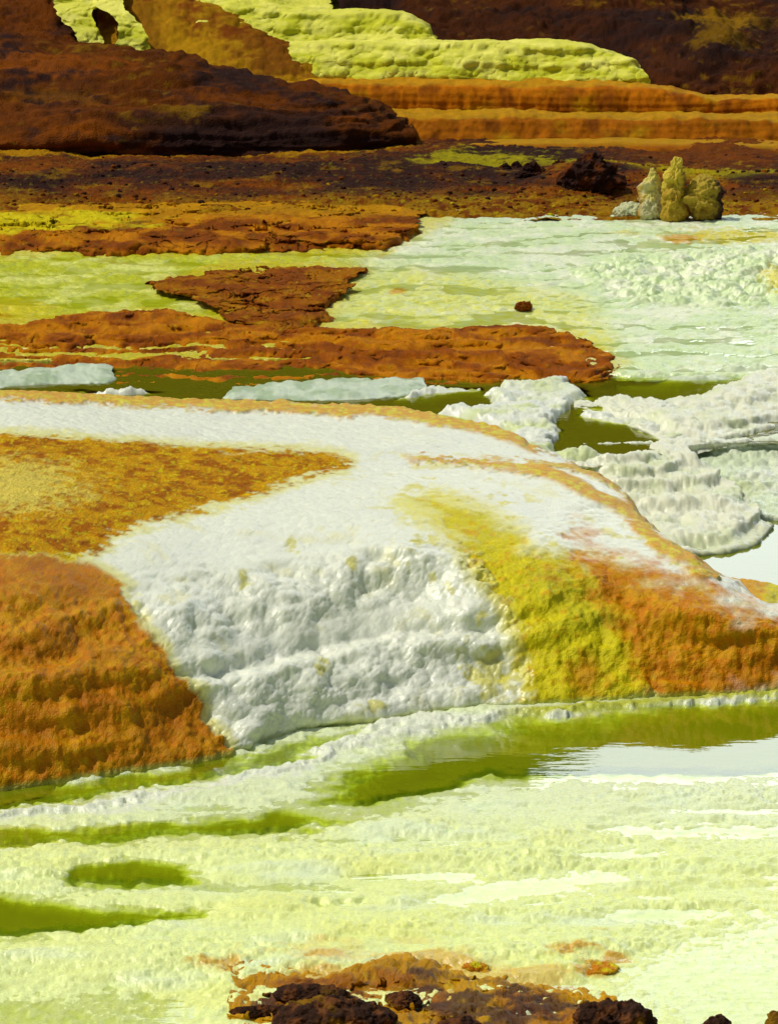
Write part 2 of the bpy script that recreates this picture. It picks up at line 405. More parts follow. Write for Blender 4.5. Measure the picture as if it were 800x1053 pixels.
mF, mT = ss(-4, 4, sF), ss(-4, 4, sT)
n3 = fbm(P0, (9, 9, 4), 4, 68)
mO, mY = ss(-34, 30, sO + 22 * n3 + 10 * n2 + 34 * fbm(P0, (4, 4, 5), 3, 69)), ss(-17, 15, sY + 16 * n3 + 8 * n2)
RIM = [(420, 473), (500, 477), (560, 486), (590, 498), (620, 514), (650, 530), (672, 558), (700, 573), (730, 592)]
RIM2 = [(545, 478), (600, 484), (632, 497), (646, 515), (656, 532)]
RIM3 = [(-300, 404), (0, 406), (200, 415), (400, 424), (480, 437), (530, 451), (552, 462)]
r1 = sdline(uw, vw, RIM) ; r2 = sdline(uw, vw, RIM2); r3 = sdline(uw, vw, RIM3)
mR = np.maximum.reduce([ss(15, 6, r1 - 4 * n1) * ss(420, 560, u), ss(9, 3, r1) * ss(400, 440, u), ss(10, 3, r2), ss(17, 8, r3)])
orange_any = np.clip(np.maximum.reduce([mF, mT, mO, mR]), 0, 1)
# relief
face = ss(1.0, .87, N0[..., 2])
white = 1 - np.clip(orange_any + mY, 0, 1)
bulge = fbm(P0, (2.2, 2.2, 5), 3, 70)
cl = caul(P0, .105, 71, 4, .42)
zn = P0[..., 2] / 1.22 + .02 * fbm(P0, (2.5, 2.5, 0), 3, 74)
d = white * (.04 * np.exp(-((zn - .40) / .07) ** 2) - .045 * np.exp(-((zn - .265) / .028) ** 2) + .025 * np.exp(-((zn - .20) / .035) ** 2)) * ss(100, 200, u) * ss(600, 480, u)
d = d + white * ((.036 * (cl - .6) + .05 * bulge) * (.16 + .84 * face) + .010 * (1 - face) * (caul(P0, .05, 75, 3) - .6))
stri = fbm(P0, (16, 16, 4), 3, 78)
d = d + (1 - white) * (.020 * (caul(P0 * [1.2, 1.2, .6], .09, 80, 4, .55) - .6) * .62 + .014 * stri * face + .018 * bulge * face)
d = d + mT * .008 * (caul(P0, .035, 83, 3) - .5) + mR * .012
terr = P0[..., 2] + .05 * fbm(P0, (2, 2, 0), 3, 88)
d = d + (1 - .7 * white) * .010 * (.4 + fbm(P0, (2, 2, 2), 2, 89)) * face * np.sin(terr / .13 * 2 * np.pi) * ss(.03, .1, P0[..., 2])
P = P0 + N0 * d[..., None]
# colours
gr = fbm(P, 30, 3, 90); lo = fbm(P, (3, 3, 6), 4, 93)
cw = mix(WHITE, np.array([.74, .78, .66]), ss(0, 1, lo) * .6)
cw = mix(cw, PYEL, ss(.35, 1.0, fbm(P, (6, 6, 6), 3, 95)) * .35 * ss(470, 520, v))
yb = sdpoly(uw, vw, [(395, 512), (430, 505), (468, 508), (500, 545), (470, 552), (420, 540)], 1.3)
cw = mix(cw, YEL * [1.1, 1.2, 6], ss(-12, 16, yb + 10 * gr) * .75)
for (a, b_, ra, rb) in ((505, 690, 30, 30), (380, 728, 14, 10), (362, 585, 8, 10), (430, 560, 9, 8), (330, 690, 9, 12), (545, 640, 20, 40), (300, 560, 10, 8), (250, 600, 8, 8)):
    q = np.hypot((u - a) / ra, (v - b_) / rb) + .7 * n2
    cw = mix(cw, LIME * [1.1, .95, .8], ss(1.1, .3, q) * .75)
cw = mix(cw, YEL * [1., 1.05, 4], ss(.30, .7, fbm(P, (13, 13, 9), 4, 96)) * ss(-110, -5, sY) * .8)
cw = mix(cw, np.array([.72, .70, .16]), np.maximum(ss(-26, -4, sY), ss(-16, -3, np.maximum(sF, sT))) * .75)
cy = mix(YEL, LIME * [.8, .75, .3], ss(-.2, .8, lo) * .6); cy = mix(cy, OCHRE, ss(.25, .9, gr + .5 * stri) * .6)
cy = mix(cy, OCHRE * [.8, .65, .6], ss(26, 6, np.hypot(uw - 605, .8 * (vw - 695))) * .8)
co = mix(ORANGE, OCHRE, ss(-.5, .5, gr + .4 * stri) * .8); co = mix(co, RUST * 1.4, ss(.0, .9, lo + .4 * gr) * .55)
ct = mix(OCHRE * .85, RUST * 1.25, ss(-.3, .6, fbm(P, (14, 14, 14), 4, 97)) * .85); ct = mix(ct, YEL * .9, ss(.25, .8, fbm(P, 38, 3, 99)) * .7)
cp = np.hypot((uw - 10) / 90, (vw - 500) / 32); ct = mix(ct, PYEL * [.95, .9, .5], ss(1.15, .4, cp + .45 * gr) * .7)
yl = ss(14, 2, np.abs(sT) + 4 * n2) * ss(13, 4, np.abs(sF)); ct = mix(ct, YEL, yl * .7)
col = mix(cw, cy, mY); col = mix(col, co, mO); col = mix(col, co * .95, mF); col = mix(col, ct, mT * (1 - .9 * mF))
col = mix(col, mix(OCHRE, YEL, ss(-.2, .7, gr)), np.clip(mR, 0, 1) * .92)
col = mix(col, np.array([.50, .54, .10]), ss(.035, .008, P[..., 2]) * .75)
which = np.zeros(u.shape, int)                       # white
wY, wO = (sdpoly(u, v, q, 1.3) for q in (YLF, ORF))
which[wY > 0] = 1; which[wO > 0] = 2; which[mR > .55] = 3; which[mT > .5] = 11; which[mF > .5] = 10
pieces = split(P, col, which)
bl = Wz(480, 745, 0.); wm = empty('salt_mound', tuple(bl))
tag(wm, 'big white salt mound with lumpy face, its far end yellow then orange', 'salt mound')
bo = Wz(90, 806, 0.); om = empty('salt_mound', tuple(bo))
tag(om, 'orange mound with smooth ribbed face and rusty grainy top, joined to the big white mound', 'mineral mound')
for k, (nm, par, mt, lb) in {0: ('white_crust', wm, M_salt, None), 1: ('yellow_crust', wm, M_ochre, 'bright yellow band'), 2: ('orange_crust', wm, M_ochre, 'orange rounded end'),
                             3: ('rim_crust', wm, M_ochre, 'thin orange edging'), 10: ('flank', om, M_ochre, None), 11: ('crest', om, M_rust, 'rusty grainy top')}.items():
    V, Fc, cc_, Nn = pieces[k]
    loc = bl if par is wm else bo
    o = mesh_obj(nm, V - loc, Fc, cc_, mt, parent=par, nrm=Nn)
    if lb: o['label'] = lb

# ------------------------------------------------------------------ generic thing from rows
def thing(name, rows, kind, label, cat, mat, shade, relief, group=None, wide=None, px=1.3, vpx=None, structure=False, jag=0.):
    P = loft(rows, kind, wide, px, vpx)
    if jag: P = P + jag * np.stack([fbm(P, (4, 4, 4), 4, 501, .6), 1.6 * fbm(P, (4, 4, 4), 4, 505, .6), 0 * P[..., 0]], -1)
    u, v = UV(P); N = normals(P)
    P2 = P + N * relief(P, N, u, v)[..., None]
    c = shade(P2, N, u, v)
    c = np.broadcast_to(c, P.shape).copy()
    loc = base_of(P2)
    o = sheet(name, P2, c, mat, None, loc)
    return tag(o, label, cat, group, 'structure' if structure else None)

def sh_rust(a=ORANGE, b=RUST, e=BROWN, yk=.3, sc=5.):
    def f(P, N, u, v):
        n = fbm(P, (sc, sc, sc * 2), 4, 101); g = fbm(P, (sc * 5, sc * 5, sc * 6), 3, 103)
        c = mix(a, b, ss(-.5, .4, n)); c = mix(c, e, ss(.2, 1.0, n + .5 * g) * .6)
        return mix(c, YEL * .8, ss(.55, 1.1, g - .3 * n) * yk)
    return f
def rl_rough(big=.03, small=.012, s=.12, flat=1.):
    def f(P, N, u, v):
        return big * fbm(P, (2.5, 2.5, 6), 4, 110) + small * (caul(P, s, 112, 3, .55) - .6) * 1.6 + small * .6 * fbm(P, 20, 3, 115)
    return f

# orange lobe behind the right end of the mound, in the front water
thing('mineral_lobe', [[(690, 640, -.08), (740, 640, -.08), (800, 640, -.08), (822, 628, -.08)], [(700, 612, .03), (740, 622, 0), (785, 627, .0), (808, 612, 0)],
     [(705, 600, .05), (740, 606, .04), (780, 610, .035), (803, 605, .015)], [(712, 590, .05), (740, 593, .055), (775, 596, .045), (800, 601, .015)], ('off', 0, .12, -.05), ('off', 0, .15, -.1)], 'z',
     'small orange and yellow lobe at the waterline behind the orange end of the big mound', 'mineral crust', M_ochre,
     lambda P, N, u, v: mix(OCHRE, YEL, ss(.3, .9, ss(770, 800, u) + .4 * fbm(P, 20, 3, 5))), rl_rough(.008, .008, .05))

# ================================================================== lumpy salt mound on the right and its terraces
ZS = .55
def sh_white(P, N, u, v):
    n = fbm(P, (4, 4, 8), 4, 121)
    c = mix(np.array([.76, .78, .58]), np.array([.66, .72, .44]), ss(-.1, .9, n))
    c = mix(c, np.array([.62, .68, .40]), ss(.1, .9, fbm(P, (9, 9, 14), 3, 124)) * .5)
    return mix(c, np.array([.5, .58, .3]), ss(.06, .0, P[..., 2]) * .6)
def rl_lump(a=.05, s=.13):
    def f(P, N, u, v):
        z = P[..., 2] + .03 * fbm(P, (1.2, 1.2, 0), 3, 135); fr = z / .05 - np.floor(z / .05)
        return .05 * (ss(0, .35, fr) - fr) + a * 1.1 * (caul(P, s, 131, 4, .5) - .6) + .02 * fbm(P, (2, 2, 5), 3, 133)
    return f
thing('salt_mound', [
    [(540, 560, -.25), (640, 590, -.25), (700, 590, -.25), (760, 582, -.2), (800, 560, -.2), (815, 530, -.2)],
    [(550, 540, 0), (640, 568, 0), (700, 572, 0), (750, 567, 0), (780, 556, 0), (792, 543, 0)],
    [(550, 520, .10), (640, 545, .08), (700, 545, .10), (745, 543, .10), (770, 537, .09), (782, 532, .06)],
    [(550, 506, .17), (640, 525, .16), (700, 520, .18), (740, 515, .18), (760, 512, .17), (772, 517, .12)],
    [(550, 496, .24), (640, 510, .22), (700, 505, .235), (728, 500, .24), (742, 498, .23), (755, 503, .18)],
    [(550, 484, .34), (640, 490, .34), (680, 482, .36), (705, 475, .37), (722, 478, .34), (735, 490, .24)],
    [(550, 478, .40), (640, 482, .385), (680, 474, .41), (698, 465, .42), (710, 468, .38), (722, 480, .28)],
    [(550, 470, .45), (620, 472, .45), (668, 466, .45), (685, 455, .44), (695, 455, .42), (712, 470, .30)],
    ('off', .0, .12, -.03), ('off', 0, .12, -.2)], 'z', 'knobbly cream salt mound stepping down to the water beside the dark green pool', 'salt mound', M_salt, sh_white, rl_lump(.05, .12))

def sh_mint(P, N, u, v):
    n = fbm(P, (2.5, 2.5, 8), 4, 141); c = mix(np.array([.66, .76, .50]), np.array([.76, .80, .64]), ss(-.4, .7, n))
    return mix(c, np.array([.5, .6, .16]), ss(.3, 1.2, fbm(P, (1.4, 1.4, 20), 3, 143)) * .6)
def rl_step(h, a=.02, s=.1, k=.5):
    def f(P, N, u, v):
        z = P[..., 2] + .5 * h * fbm(P, (1.6, 1.6, 0), 3, 150)
        t = z / h; fr = t - np.floor(t)
        return h * k * (ss(0, .45, fr) - fr) * 1.4 + a * (caul(P, s, 151, 3, .5) - .6)
    return f
thing('salt_terrace', [
    [(600, 560, -.25), (740, 556, -.25), (800, 550, -.25), (1060, 560, -.25)],
    [(600, 540, 0), (740, 538, 0), (800, 535, 0), (1060, 542, 0)],
    [(600, 520, .09), (740, 518, .09), (800, 515, .09), (1060, 522, .09)],
    [(600, 508, .12), (740, 507, .12), (800, 503, .12), (1060, 508, .12)],
    [(600, 492, .20), (740, 490, .20), (800, 488, .20), (1060, 494, .20)],
    [(600, 482, .22), (740, 482, .22), (800, 479, .22), (1060, 484, .22)],
    [(600, 465, .34), (690, 462, .34), (740, 461, .35), (800, 458, .36), (1060, 462, .36)],
    [(600, 458, .40), (690, 456, .415), (740, 455, .43), (800, 452, .43), (1060, 455, .43)],
    ('off', 0, .12, -.02), ('off', 0, .1, -.2)], 'z', 'pale green stepped salt terraces running off to the right of the knobbly salt mound', 'salt terrace', M_crust, sh_mint, rl_step(.03, .04, .09, .6), wide=(600, 1060))

thing('salt_bank', [
    [(590, 432, .34), (620, 436, .34), (660, 450, .34), (700, 468, .34), (760, 460, .34), (810, 446, .34), (1060, 440, .34)],
    [(596, 428, .36), (640, 436, .41), (670, 446, .42), (700, 459, .42), (755, 447, .42), (800, 434, .42), (1060, 425, .42)],
    [(604, 424, .36), (640, 427, .45), (670, 436, .46), (700, 444, .47), (755, 434, .48), (800, 420, .48), (1060, 412, .48)],
    [(610, 420, .36), (640, 420, .47), (670, 425, .49), (700, 428, .51), (755, 416, .53), (800, 402, .54), (1060, 396, .54)],
    [(616, 418, .36), (640, 415, .47), (670, 416, .50), (700, 414, .52), (750, 402, .55), (800, 387, .56), (1060, 383, .56)],
    ('off', 0, .2, -.03), ('off', 0, .25, -.2)], 'z', 'lumpy cream salt bank between the pale green water and the dark green pool', 'salt bank', M_salt, sh_white, rl_lump(.045, .11), wide=(590, 1060))

# ================================================================== upper salt flat and pool (about 0.42 m up)
uu, vv, G = fan(342, 500, .42, 1.2, .6, front=([-260, 540, 640, 690, 720, 1060], [500, 500, 474, 466, 456, 454]))
wp = fbm(G, (3, 5, 1), 4, 203)
Uw, Vw = uu + 14 * wp, vv + 3.5 * wp
HOLE = sdpoly(Uw, Vw, [(563, 461), (580, 449), (596, 441), (600, 431), (640, 436), (668, 449), (680, 458), (640, 466), (600, 468)], 2.5)
h = -.13 + .02 * fbm(G, (2, 6, 1), 3, 205)
for poly, top in (([(505, 408), (520, 396), (560, 391), (592, 393), (594, 405), (590, 418), (578, 432), (574, 444), (600, 452), (572, 466), (660, 470), (690, 463), (720, 500), (500, 500), (520, 462), (530, 448), (480, 432), (440, 424), (500, 418)], .04),
                  ([(600, 425), (650, 418), (700, 420), (720, 470), (680, 466), (655, 455), (640, 442), (600, 438)], .03),
                  ([(395, 407), (430, 402), (490, 396), (500, 404), (455, 409), (405, 411)], .006), ([(120, 370), (230, 367), (235, 372), (130, 374)], .008), ([(75, 402), (130, 400), (180, 404), (140, 407), (90, 407)], .008), ([(360, 372), (380, 374), (400, 380), (380, 382)], .008),
                  ([(640, 388), (700, 394), (1060, 390), (1060, 380), (650, 378)], .0)):
    s = sdpoly(Uw, Vw, poly, 2.5); m = ss(-14, 10, s); h = h * (1 - m) + (top + .015 * fbm(G, (3, 7, 1), 3, 207)) * m
hm_ = ss(-8, 8, HOLE); h = h * (1 - hm_) - .11 * hm_
land = ss(-.02, .02, h)
G3 = np.stack([G[..., 0], G[..., 1], h], -1)
hh = h + land * (.05 * (caul(G3, .10, 221, 4, .5) - .5) + .03 * fbm(G3, (3, 3, 3), 3, 223))
fr_ = np.linspace(1, 0, h.shape[0])[:, None] + 0 * h
hh = hh - .16 * ss(.88, 1., fr_)
G[..., 2] = .42 * ZS + hh
c = mix(np.array([.74, .78, .64]), np.array([.62, .70, .34]), ss(-.1, .9, fbm(G, (2, 5, 0), 3, 231)))
c = mix(c, np.array([.40, .38, .06]), ss(-.02, -.07, h) * .8)
c = mix(c, np.array([.62, .72, .48]), ss(560, 620, uu) * ss(430, 400, vv) * .9)
tag(sheet('salt_flat', G, c, M_salt), kind='structure')
dp = np.clip(-hh, .002, 1); dp = np.where((uu > 590) & (vv < 422), dp * .35, dp)
tag(sheet('water', Wz(uu, vv, np.full(uu.shape, .42)), None, M_pool, extra={'depth': dp}), kind='structure')

# pale rims in the pool
def sh_rim(P, N, u, v):
    return mix(np.array([.58, .68, .50]), np.array([.40, .52, .32]), ss(-.3, .7, fbm(P, (8, 8, 3), 3, 240)))
rl_rim = lambda P, N, u, v: .015 * fbm(P, (7, 7, 1.5), 3, 242) + .02 * (caul(P, .09, 243, 2) - .6)
thing('salt_ledge', [[(-260, 416, .33), (0, 408, .33), (60, 402, .33), (112, 400, .33), (124, 392, .35)], [(-260, 410, .42), (0, 398, .42), (60, 395, .42), (110, 394, .42), (119, 388, .42)],
     [(-260, 398, .49), (0, 388, .48), (60, 384, .48), (108, 382, .475), (117, 384, .45)], [(-260, 392, .50), (0, 384, .50), (60, 380, .50), (104, 377, .495), (115, 381, .46)], ('off', 0, .12, 0), ('off', 0, .1, -.12)], 'z',
     'pale salt ledge at the left of the olive pool, short with a blunt rounded end', 'salt ledge', M_salt, sh_rim, rl_rim, 'pale salt ledges standing in the olive pool')
thing('salt_ledge', [[(222, 418, .33), (260, 418, .33), (330, 418, .33), (420, 412, .33), (448, 402, .34)], [(230, 409, .42), (260, 411, .42), (330, 412, .42), (410, 408, .42), (440, 400, .42)],
     [(234, 405, .45), (262, 402, .47), (330, 400, .48), (400, 399, .48), (438, 396, .455)], [(238, 402, .46), (270, 398, .49), (330, 394, .495), (400, 392, .495), (436, 392, .47)], ('off', 0, .12, 0), ('off', 0, .1, -.12)], 'z',
     'long pale salt ledge in the olive pool in front of the long rust bank', 'salt ledge', M_salt, sh_rim, rl_rim, 'pale salt ledges standing in the olive pool')

# ================================================================== cascade and terraces behind the pool
ZV = ([200, 226, 238, 250, 262, 275, 290, 305, 318, 332, 345, 360, 375, 386, 394], [.74, .755, .745, .725, .70, .675, .64, .60, .565, .54, .515, .49, .46, .435, .36])
def zc(v): return np.interp(v, *ZV)
kv_ = lambda q: float(np.interp(q, [345, 360, 375, 394], [0, 4, 13, 17]))
rows = [[(EXT[0], q - kv_(q), zc(q)), (540, q - kv_(q), zc(q)), (660, q, zc(q)), (EXT[1], q, zc(q))] for q in ZV[0][::-1]]
P0 = loft(rows, 'z', EXT, 1.2, .75); u, v = UV(P0)
N0 = normals(P0)
nl = fbm(P0, (.8, .8, 0), 4, 250); nx = fbm(P0, (.3, .9, 0), 4, 249)
hst = .015
zq = P0[..., 2] + .016 * nx + .004 * fbm(P0, (5, 5, 0), 3, 252)
t = zq / hst; fr = t - np.floor(t)
P = P0.copy()
P[..., 2] += hst * ((ss(.0, .35, fr) - fr) * .97 + .30 * np.exp(-((fr - .38) / .10) ** 2))
lump = ss(0, 40, sdpoly(u + 30 * nl, v + 6 * nl, [(540, 275), (600, 262), (700, 252), (830, 250), (1060, 250), (1060, 335), (800, 330), (700, 325), (640, 325), (600, 300)]))
fine = caul(P0, .10, 255, 3)
P = P + N0 * ((.024 * (1 - ss(.55, .75, fr)) + .003) * (fine - .55) + lump * .15 * (caul(P0, .24, 258, 4, .5) - .5))[..., None]
right = ss(-40, 40, u - np.interp(v, [225, 250, 270, 290, 320, 345, 390], [400, 400, 385, 360, 330, 330, 620]) + 30 * nl)
g = fbm(P, (3, 3, 25), 3, 261); g2 = fbm(P, 16, 3, 262)
cl = mix(np.array([.52, .57, .02]), np.array([.72, .76, .18]), ss(-.3, .7, g)); cl = mix(cl, YEL * [1, .95, 1], ss(.3, 1., nl + .5 * g2) * .5)
cr = mix(np.array([.64, .78, .42]), np.array([.80, .86, .60]), ss(-.3, .7, g)); 
ly = ss(-10, 30, sdpoly(u + 20 * nl, v + 5 * nl, [(330, 345), (345, 290), (420, 270), (520, 285), (600, 300), (640, 340), (640, 385), (560, 350)]))
cr = mix(cr, np.array([.70, .72, .13]), np.clip(ly * (.75 + .4 * g2), 0, 1))
cr = mix(cr, np.array([.60, .72, .50]), ss(232, 226, v) * .5)
for (a, b_, ra, rb, kk) in ((760, 244, 75, 9, 1), (700, 246, 22, 5, 2), (800, 290, 18, 18, .7), (640, 240, 20, 4, .6), (390, 245, 25, 16, .8), (410, 300, 10, 4, 2)):
    q = np.hypot((u - a) / ra, (v - b_) / rb) + .5 * g2
    cr = mix(cr, OCHRE if kk == 2 else YEL, ss(1.1, .5, q) * min(kk, .9))
cl = mix(cl, YEL, ss(1.2, .5, np.hypot((u - 20) / 90, (v - 226) / 12) + .4 * g2) * .8)
cl = mix(cl, mix(YEL, ORANGE, ss(.5, .0, np.hypot((u - 0) / 40, (v - 325) / 8))), ss(1.2, .6, np.hypot((u - 0) / 60, (v - 318) / 14) + .4 * g2) * .9)
PATCH = [[(-260, 262), (0, 260), (260, 261), (390, 259), (436, 240), (470, 216), (-260, 205)], [(246, 340), (296, 346), (326, 338), (344, 308), (372, 279), (300, 274), (240, 275), (158, 290), (210, 312)], [(-260, 374), (150, 371), (300, 376), (420, 387), (600, 392), (636, 374), (580, 345), (420, 340), (220, 328), (150, 319), (80, 325), (-260, 338)]]
pd_ = np.maximum.reduce([sdpoly(u + 10 * nl, v + 3 * nl + 2 * g2, q, 2.5) for q in PATCH])
cl = mix(cl, YEL * [.9, .85, 1], ss(-16, 2, pd_) * .75); cr = mix(cr, YEL, ss(-26, 2, pd_) * .7)
wet = ss(.60, .78, fr) * (1 - lump) * ss(0, -12, pd_)
col = mix(cl, cr, right); col = mix(col, col * [.76, .88, .55], wet * .5)
pcs = split(P, col, (right > .5).astype(int), wet)
for k, (nm, lb, ct_, mt) in {0: ('sulphur_terrace', 'lime yellow stepped terraces around the rust patches, left of the white cascade', 'mineral terrace', M_crust), 1: ('salt_cascade', 'broad pale green and white salt cascade spreading down from the spires', 'salt cascade', M_salt)}.items():
    V, Fc, cc_, Nn, ww = pcs[k]; tag(mesh_obj(nm, V, Fc, cc_, mt, base_of(V), None, {'wet': ww}, Nn), lb, ct_)

# rust banks lying on the terraces
def on(pts, dz): return [(a, b_, zc(b_) + dz * 1.8 + .03) for a, b_ in pts]
sR = sh_rust(ORANGE * .85, RUST, BROWN * 1.3, .35, 4.)
thing('rust_bank', [on([(-260, 268), (0, 266), (200, 268), (330, 264), (400, 262), (440, 244)], -.06), on([(-260, 259), (0, 257), (120, 260), (260, 259), (330, 257), (390, 256), (432, 240)], .0),
     on([(-260, 248), (0, 246), (120, 248), (260, 248), (330, 246), (380, 248), (428, 236)], .05), on([(-260, 232), (0, 236), (120, 230), (260, 229), (330, 230), (380, 234), (425, 232)], .06),
     on([(-260, 222), (0, 228), (100, 218), (260, 212), (380, 216), (432, 224)], .05), on([(-260, 212), (0, 214), (200, 208), (380, 210), (436, 218)], .03), ('off', 0, .3, -.15)], 'z',
     'low smooth rust bank at the foot of the dark gravelly ground', 'mineral bank', M_rust, lambda P, N, u, v: mix(mix(sR(P, N, u, v), OCHRE * .8, ss(228, 214, v) * .7), YEL, ss(1.1, .5, np.hypot((u - 10) / 150, (v - 226) / 13) + .5 * fbm(P, (3, 3, 8), 3, 281)) * .85), rl_rough(.03, .014, .1), jag=.09)
thing('rust_patch', [on([(240, 350), (262, 352), (300, 352), (326, 346), (340, 330), (350, 312)], -.03), on([(246, 337), (262, 342), (296, 344), (322, 338), (334, 322), (344, 308)], .0),
     on([(240, 330), (262, 334), (296, 336), (320, 330), (334, 315), (350, 303)], .025), on([(205, 310), (240, 312), (290, 312), (320, 310), (338, 305), (362, 292)], .03), on([(165, 295), (215, 290), (270, 288), (320, 289), (365, 284)], .03),
     on([(158, 291), (205, 283), (240, 276), (300, 275), (340, 276), (372, 279)], .0), ('off', 0, .1, -.06)], 'z',
     'ragged dark rust patch lying on the lime terraces above the long ribbed rust bank', 'mineral patch', M_rust, sh_rust(ORANGE * .6, RUST, BROWN * 1.6, .5, 6.), rl_rough(.02, .012, .07), jag=.12)
def rl_rib(P, N, u, v):
    return .02 + rl_rib0(P, N, u, v)
def rl_rib0(P, N, u, v):
    z = P[..., 2] + .012 * fbm(P, (1.5, 1.5, 0), 3, 270)
    return .014 * np.sin(z / .022 * 2 * np.pi) + rl_rough(.015, .012, .08)(P, N, u, v)
thing('rust_bank', [[(-260, 404, .33), (300, 402, .33), (560, 402, .33), (620, 398, .33), (650, 380, .36)], [(-260, 372, .42), (0, 368, .42), (150, 369, .42), (300, 374, .42), (420, 384, .42), (520, 386, .42), (600, 390, .42), (634, 376, .43)],
     [(-260, 362, .47), (0, 360, .46), (150, 360, .46), (300, 365, .46), (420, 372, .46), (520, 374, .47), (600, 378, .46), (630, 371, .45)],
     [(-260, 350, .53), (0, 351, .52), (150, 347, .53), (300, 354, .51), (420, 360, .51), (520, 362, .51), (600, 367, .48), (622, 365, .47)],
     [(-260, 343, .56), (0, 344, .55), (90, 330, .60), (150, 325, .61), (220, 336, .58), (300, 346, .55), (420, 346, .56), (520, 342, .57), (580, 350, .54), (612, 360, .49)],
     [(-260, 338, .57), (0, 339, .56), (90, 325, .615), (150, 321, .62), (210, 331, .59), (300, 343, .56), (420, 342, .57), (520, 338, .58), (575, 345, .55), (605, 356, .50)], ('off', 0, .15, -.03), ('off', 0, .2, -.15)], 'z',
     'long ribbed rust bank along the far side of the olive pool', 'mineral bank', M_rust, sh_rust(ORANGE * .9, RUST * 1.2, BROWN * 1.5, .2, 5.), rl_rib, jag=.06)

# ================================================================== blobs: rocks, spires, knolls
def ico(sub):
    import bmesh
    bm = bmesh.new(); bmesh.ops.create_icosphere(bm, subdivisions=sub, radius=1.)
    V = np.array([q.co[:] for q in bm.verts]); Fc = np.array([[w.index for w in q.verts] for q in bm.faces]); bm.free(); return V, Fc
ICO5 = ico(6); ICO1 = ico(2)
def blob(name, loc, rad, label, cat, mat, shade, seed, rough=.3, fine=.08, prof=None, group=None, geo=None, sink=.25):
    V, Fc = geo or ICO5
    q = V.copy()
    q[:, 2] = q[:, 2]
    R = q * np.array(rad)
    if prof is not None:
        w = prof(np.clip((q[:, 2] + 1) / 2, 0, 1)); R[:, 0] *= w; R[:, 1] *= w
    s = 1. / max(min(rad), 1e-3)
    off = seed * 7.7
    n = fbm(R * s * .75 + off, 1, 4, seed) * rough * min(rad) + (np.abs(fbm(R * s * 2.2 + off, 1, 4, seed + 4)) - .3) * -fine * 2.2 * min(rad) + (caul(R * s + off, .45, seed, 3, .55) - .6) * fine * 2 * min(rad)
    R = R + V * n[:, None]
    R[:, 2] += rad[2] * (1 - sink)
    P = R + np.array(loc)
    c = np.broadcast_to(shade(P, R, R[:, 0] / rad[0], R[:, 2] / rad[2]), P.shape)
    o = mesh_obj(name, P, Fc, c, mat, tuple(float(x) for x in loc))
    return tag(o, label, cat, group)

# ------------------------------------------------------------------ dark gravelly ground behind the cascade
ZB = ([130, 150, 165, 180, 195, 210, 222, 232], [1.03, 1.02, .985, .935, .88, .82, .77, .68])
def zb(v): return np.interp(v, *ZB)
def bank_relief(P, N, u, v):
    hp = .16 * np.exp(-((u - 590) / 60) ** 2 - ((v - 190) / 16) ** 2) + .06 * np.exp(-((u - 200) / 260) ** 2 - ((v - 180) / 10) ** 2)
    z = P[..., 2] + .03 * fbm(P, (.7, .7, 0), 3, 304); fr = z / .045 - np.floor(z / .045)
    return hp + .06 * (ss(0, .35, fr) - fr) + .05 * fbm(P, (1.2, 1.2, 2), 4, 300) + .045 * (caul(P, .12, 302, 4, .6) - .55)
def bank_shade(P, N, u, v):
    n = fbm(P, (.7, .9, 14), 4, 310); g = fbm(P, (9, 9, 22), 4, 312)
    c = mix(BROWN * 1.2, DARK * 1.3, ss(-.3, .6, n + .3 * g)); c = mix(c, RUST * .9, ss(.0, .7, -n + .5 * g) * .85); c = mix(c, OCHRE * .5, ss(.4, .9, fbm(P, (3, 3, 20), 4, 318)) * .5)
    low = ss(196, 216, v + 5 * n)
    c = mix(c, mix(OCHRE * .55, RUST * .8, ss(-.2, .5, g)), low * .85); c = mix(c, YEL * .55, ss(.45, .95, fbm(P, 20, 3, 315)) * (.25 + .55 * low))
    yp = sdpoly(u + 18 * n, v + 4 * g, [(430, 166), (470, 158), (520, 160), (560, 164), (700, 178), (800, 182), (800, 187), (690, 186), (640, 176), (540, 172), (470, 172)])
    c = mix(c, YEL * .65, ss(-8, 10, yp + 10 * g) * .7)
    yq = np.abs(v - np.interp(u, [0, 120, 240, 330, 415], [162, 158, 153, 157, 152])) + 3 * g; c = mix(c, OCHRE * .7, ss(5, 1.5, yq) * ss(440, 400, u) * .8)
    c = mix(c, RUST * .9, ss(1.2, .4, np.hypot((u - 730) / 120, (v - 160) / 12) + .3 * g) * .6)
    return c
rows = [[(EXT[0], q, zb(q)), (400, q, zb(q)), (EXT[1], q, zb(q))] for q in ZB[0][::-1]] + [('off', 0, 1.5, .02)]
thing('terrain', rows, 'z', None, None, M_dark, bank_shade, bank_relief, wide=EXT, px=1.3, vpx=.8, structure=True)

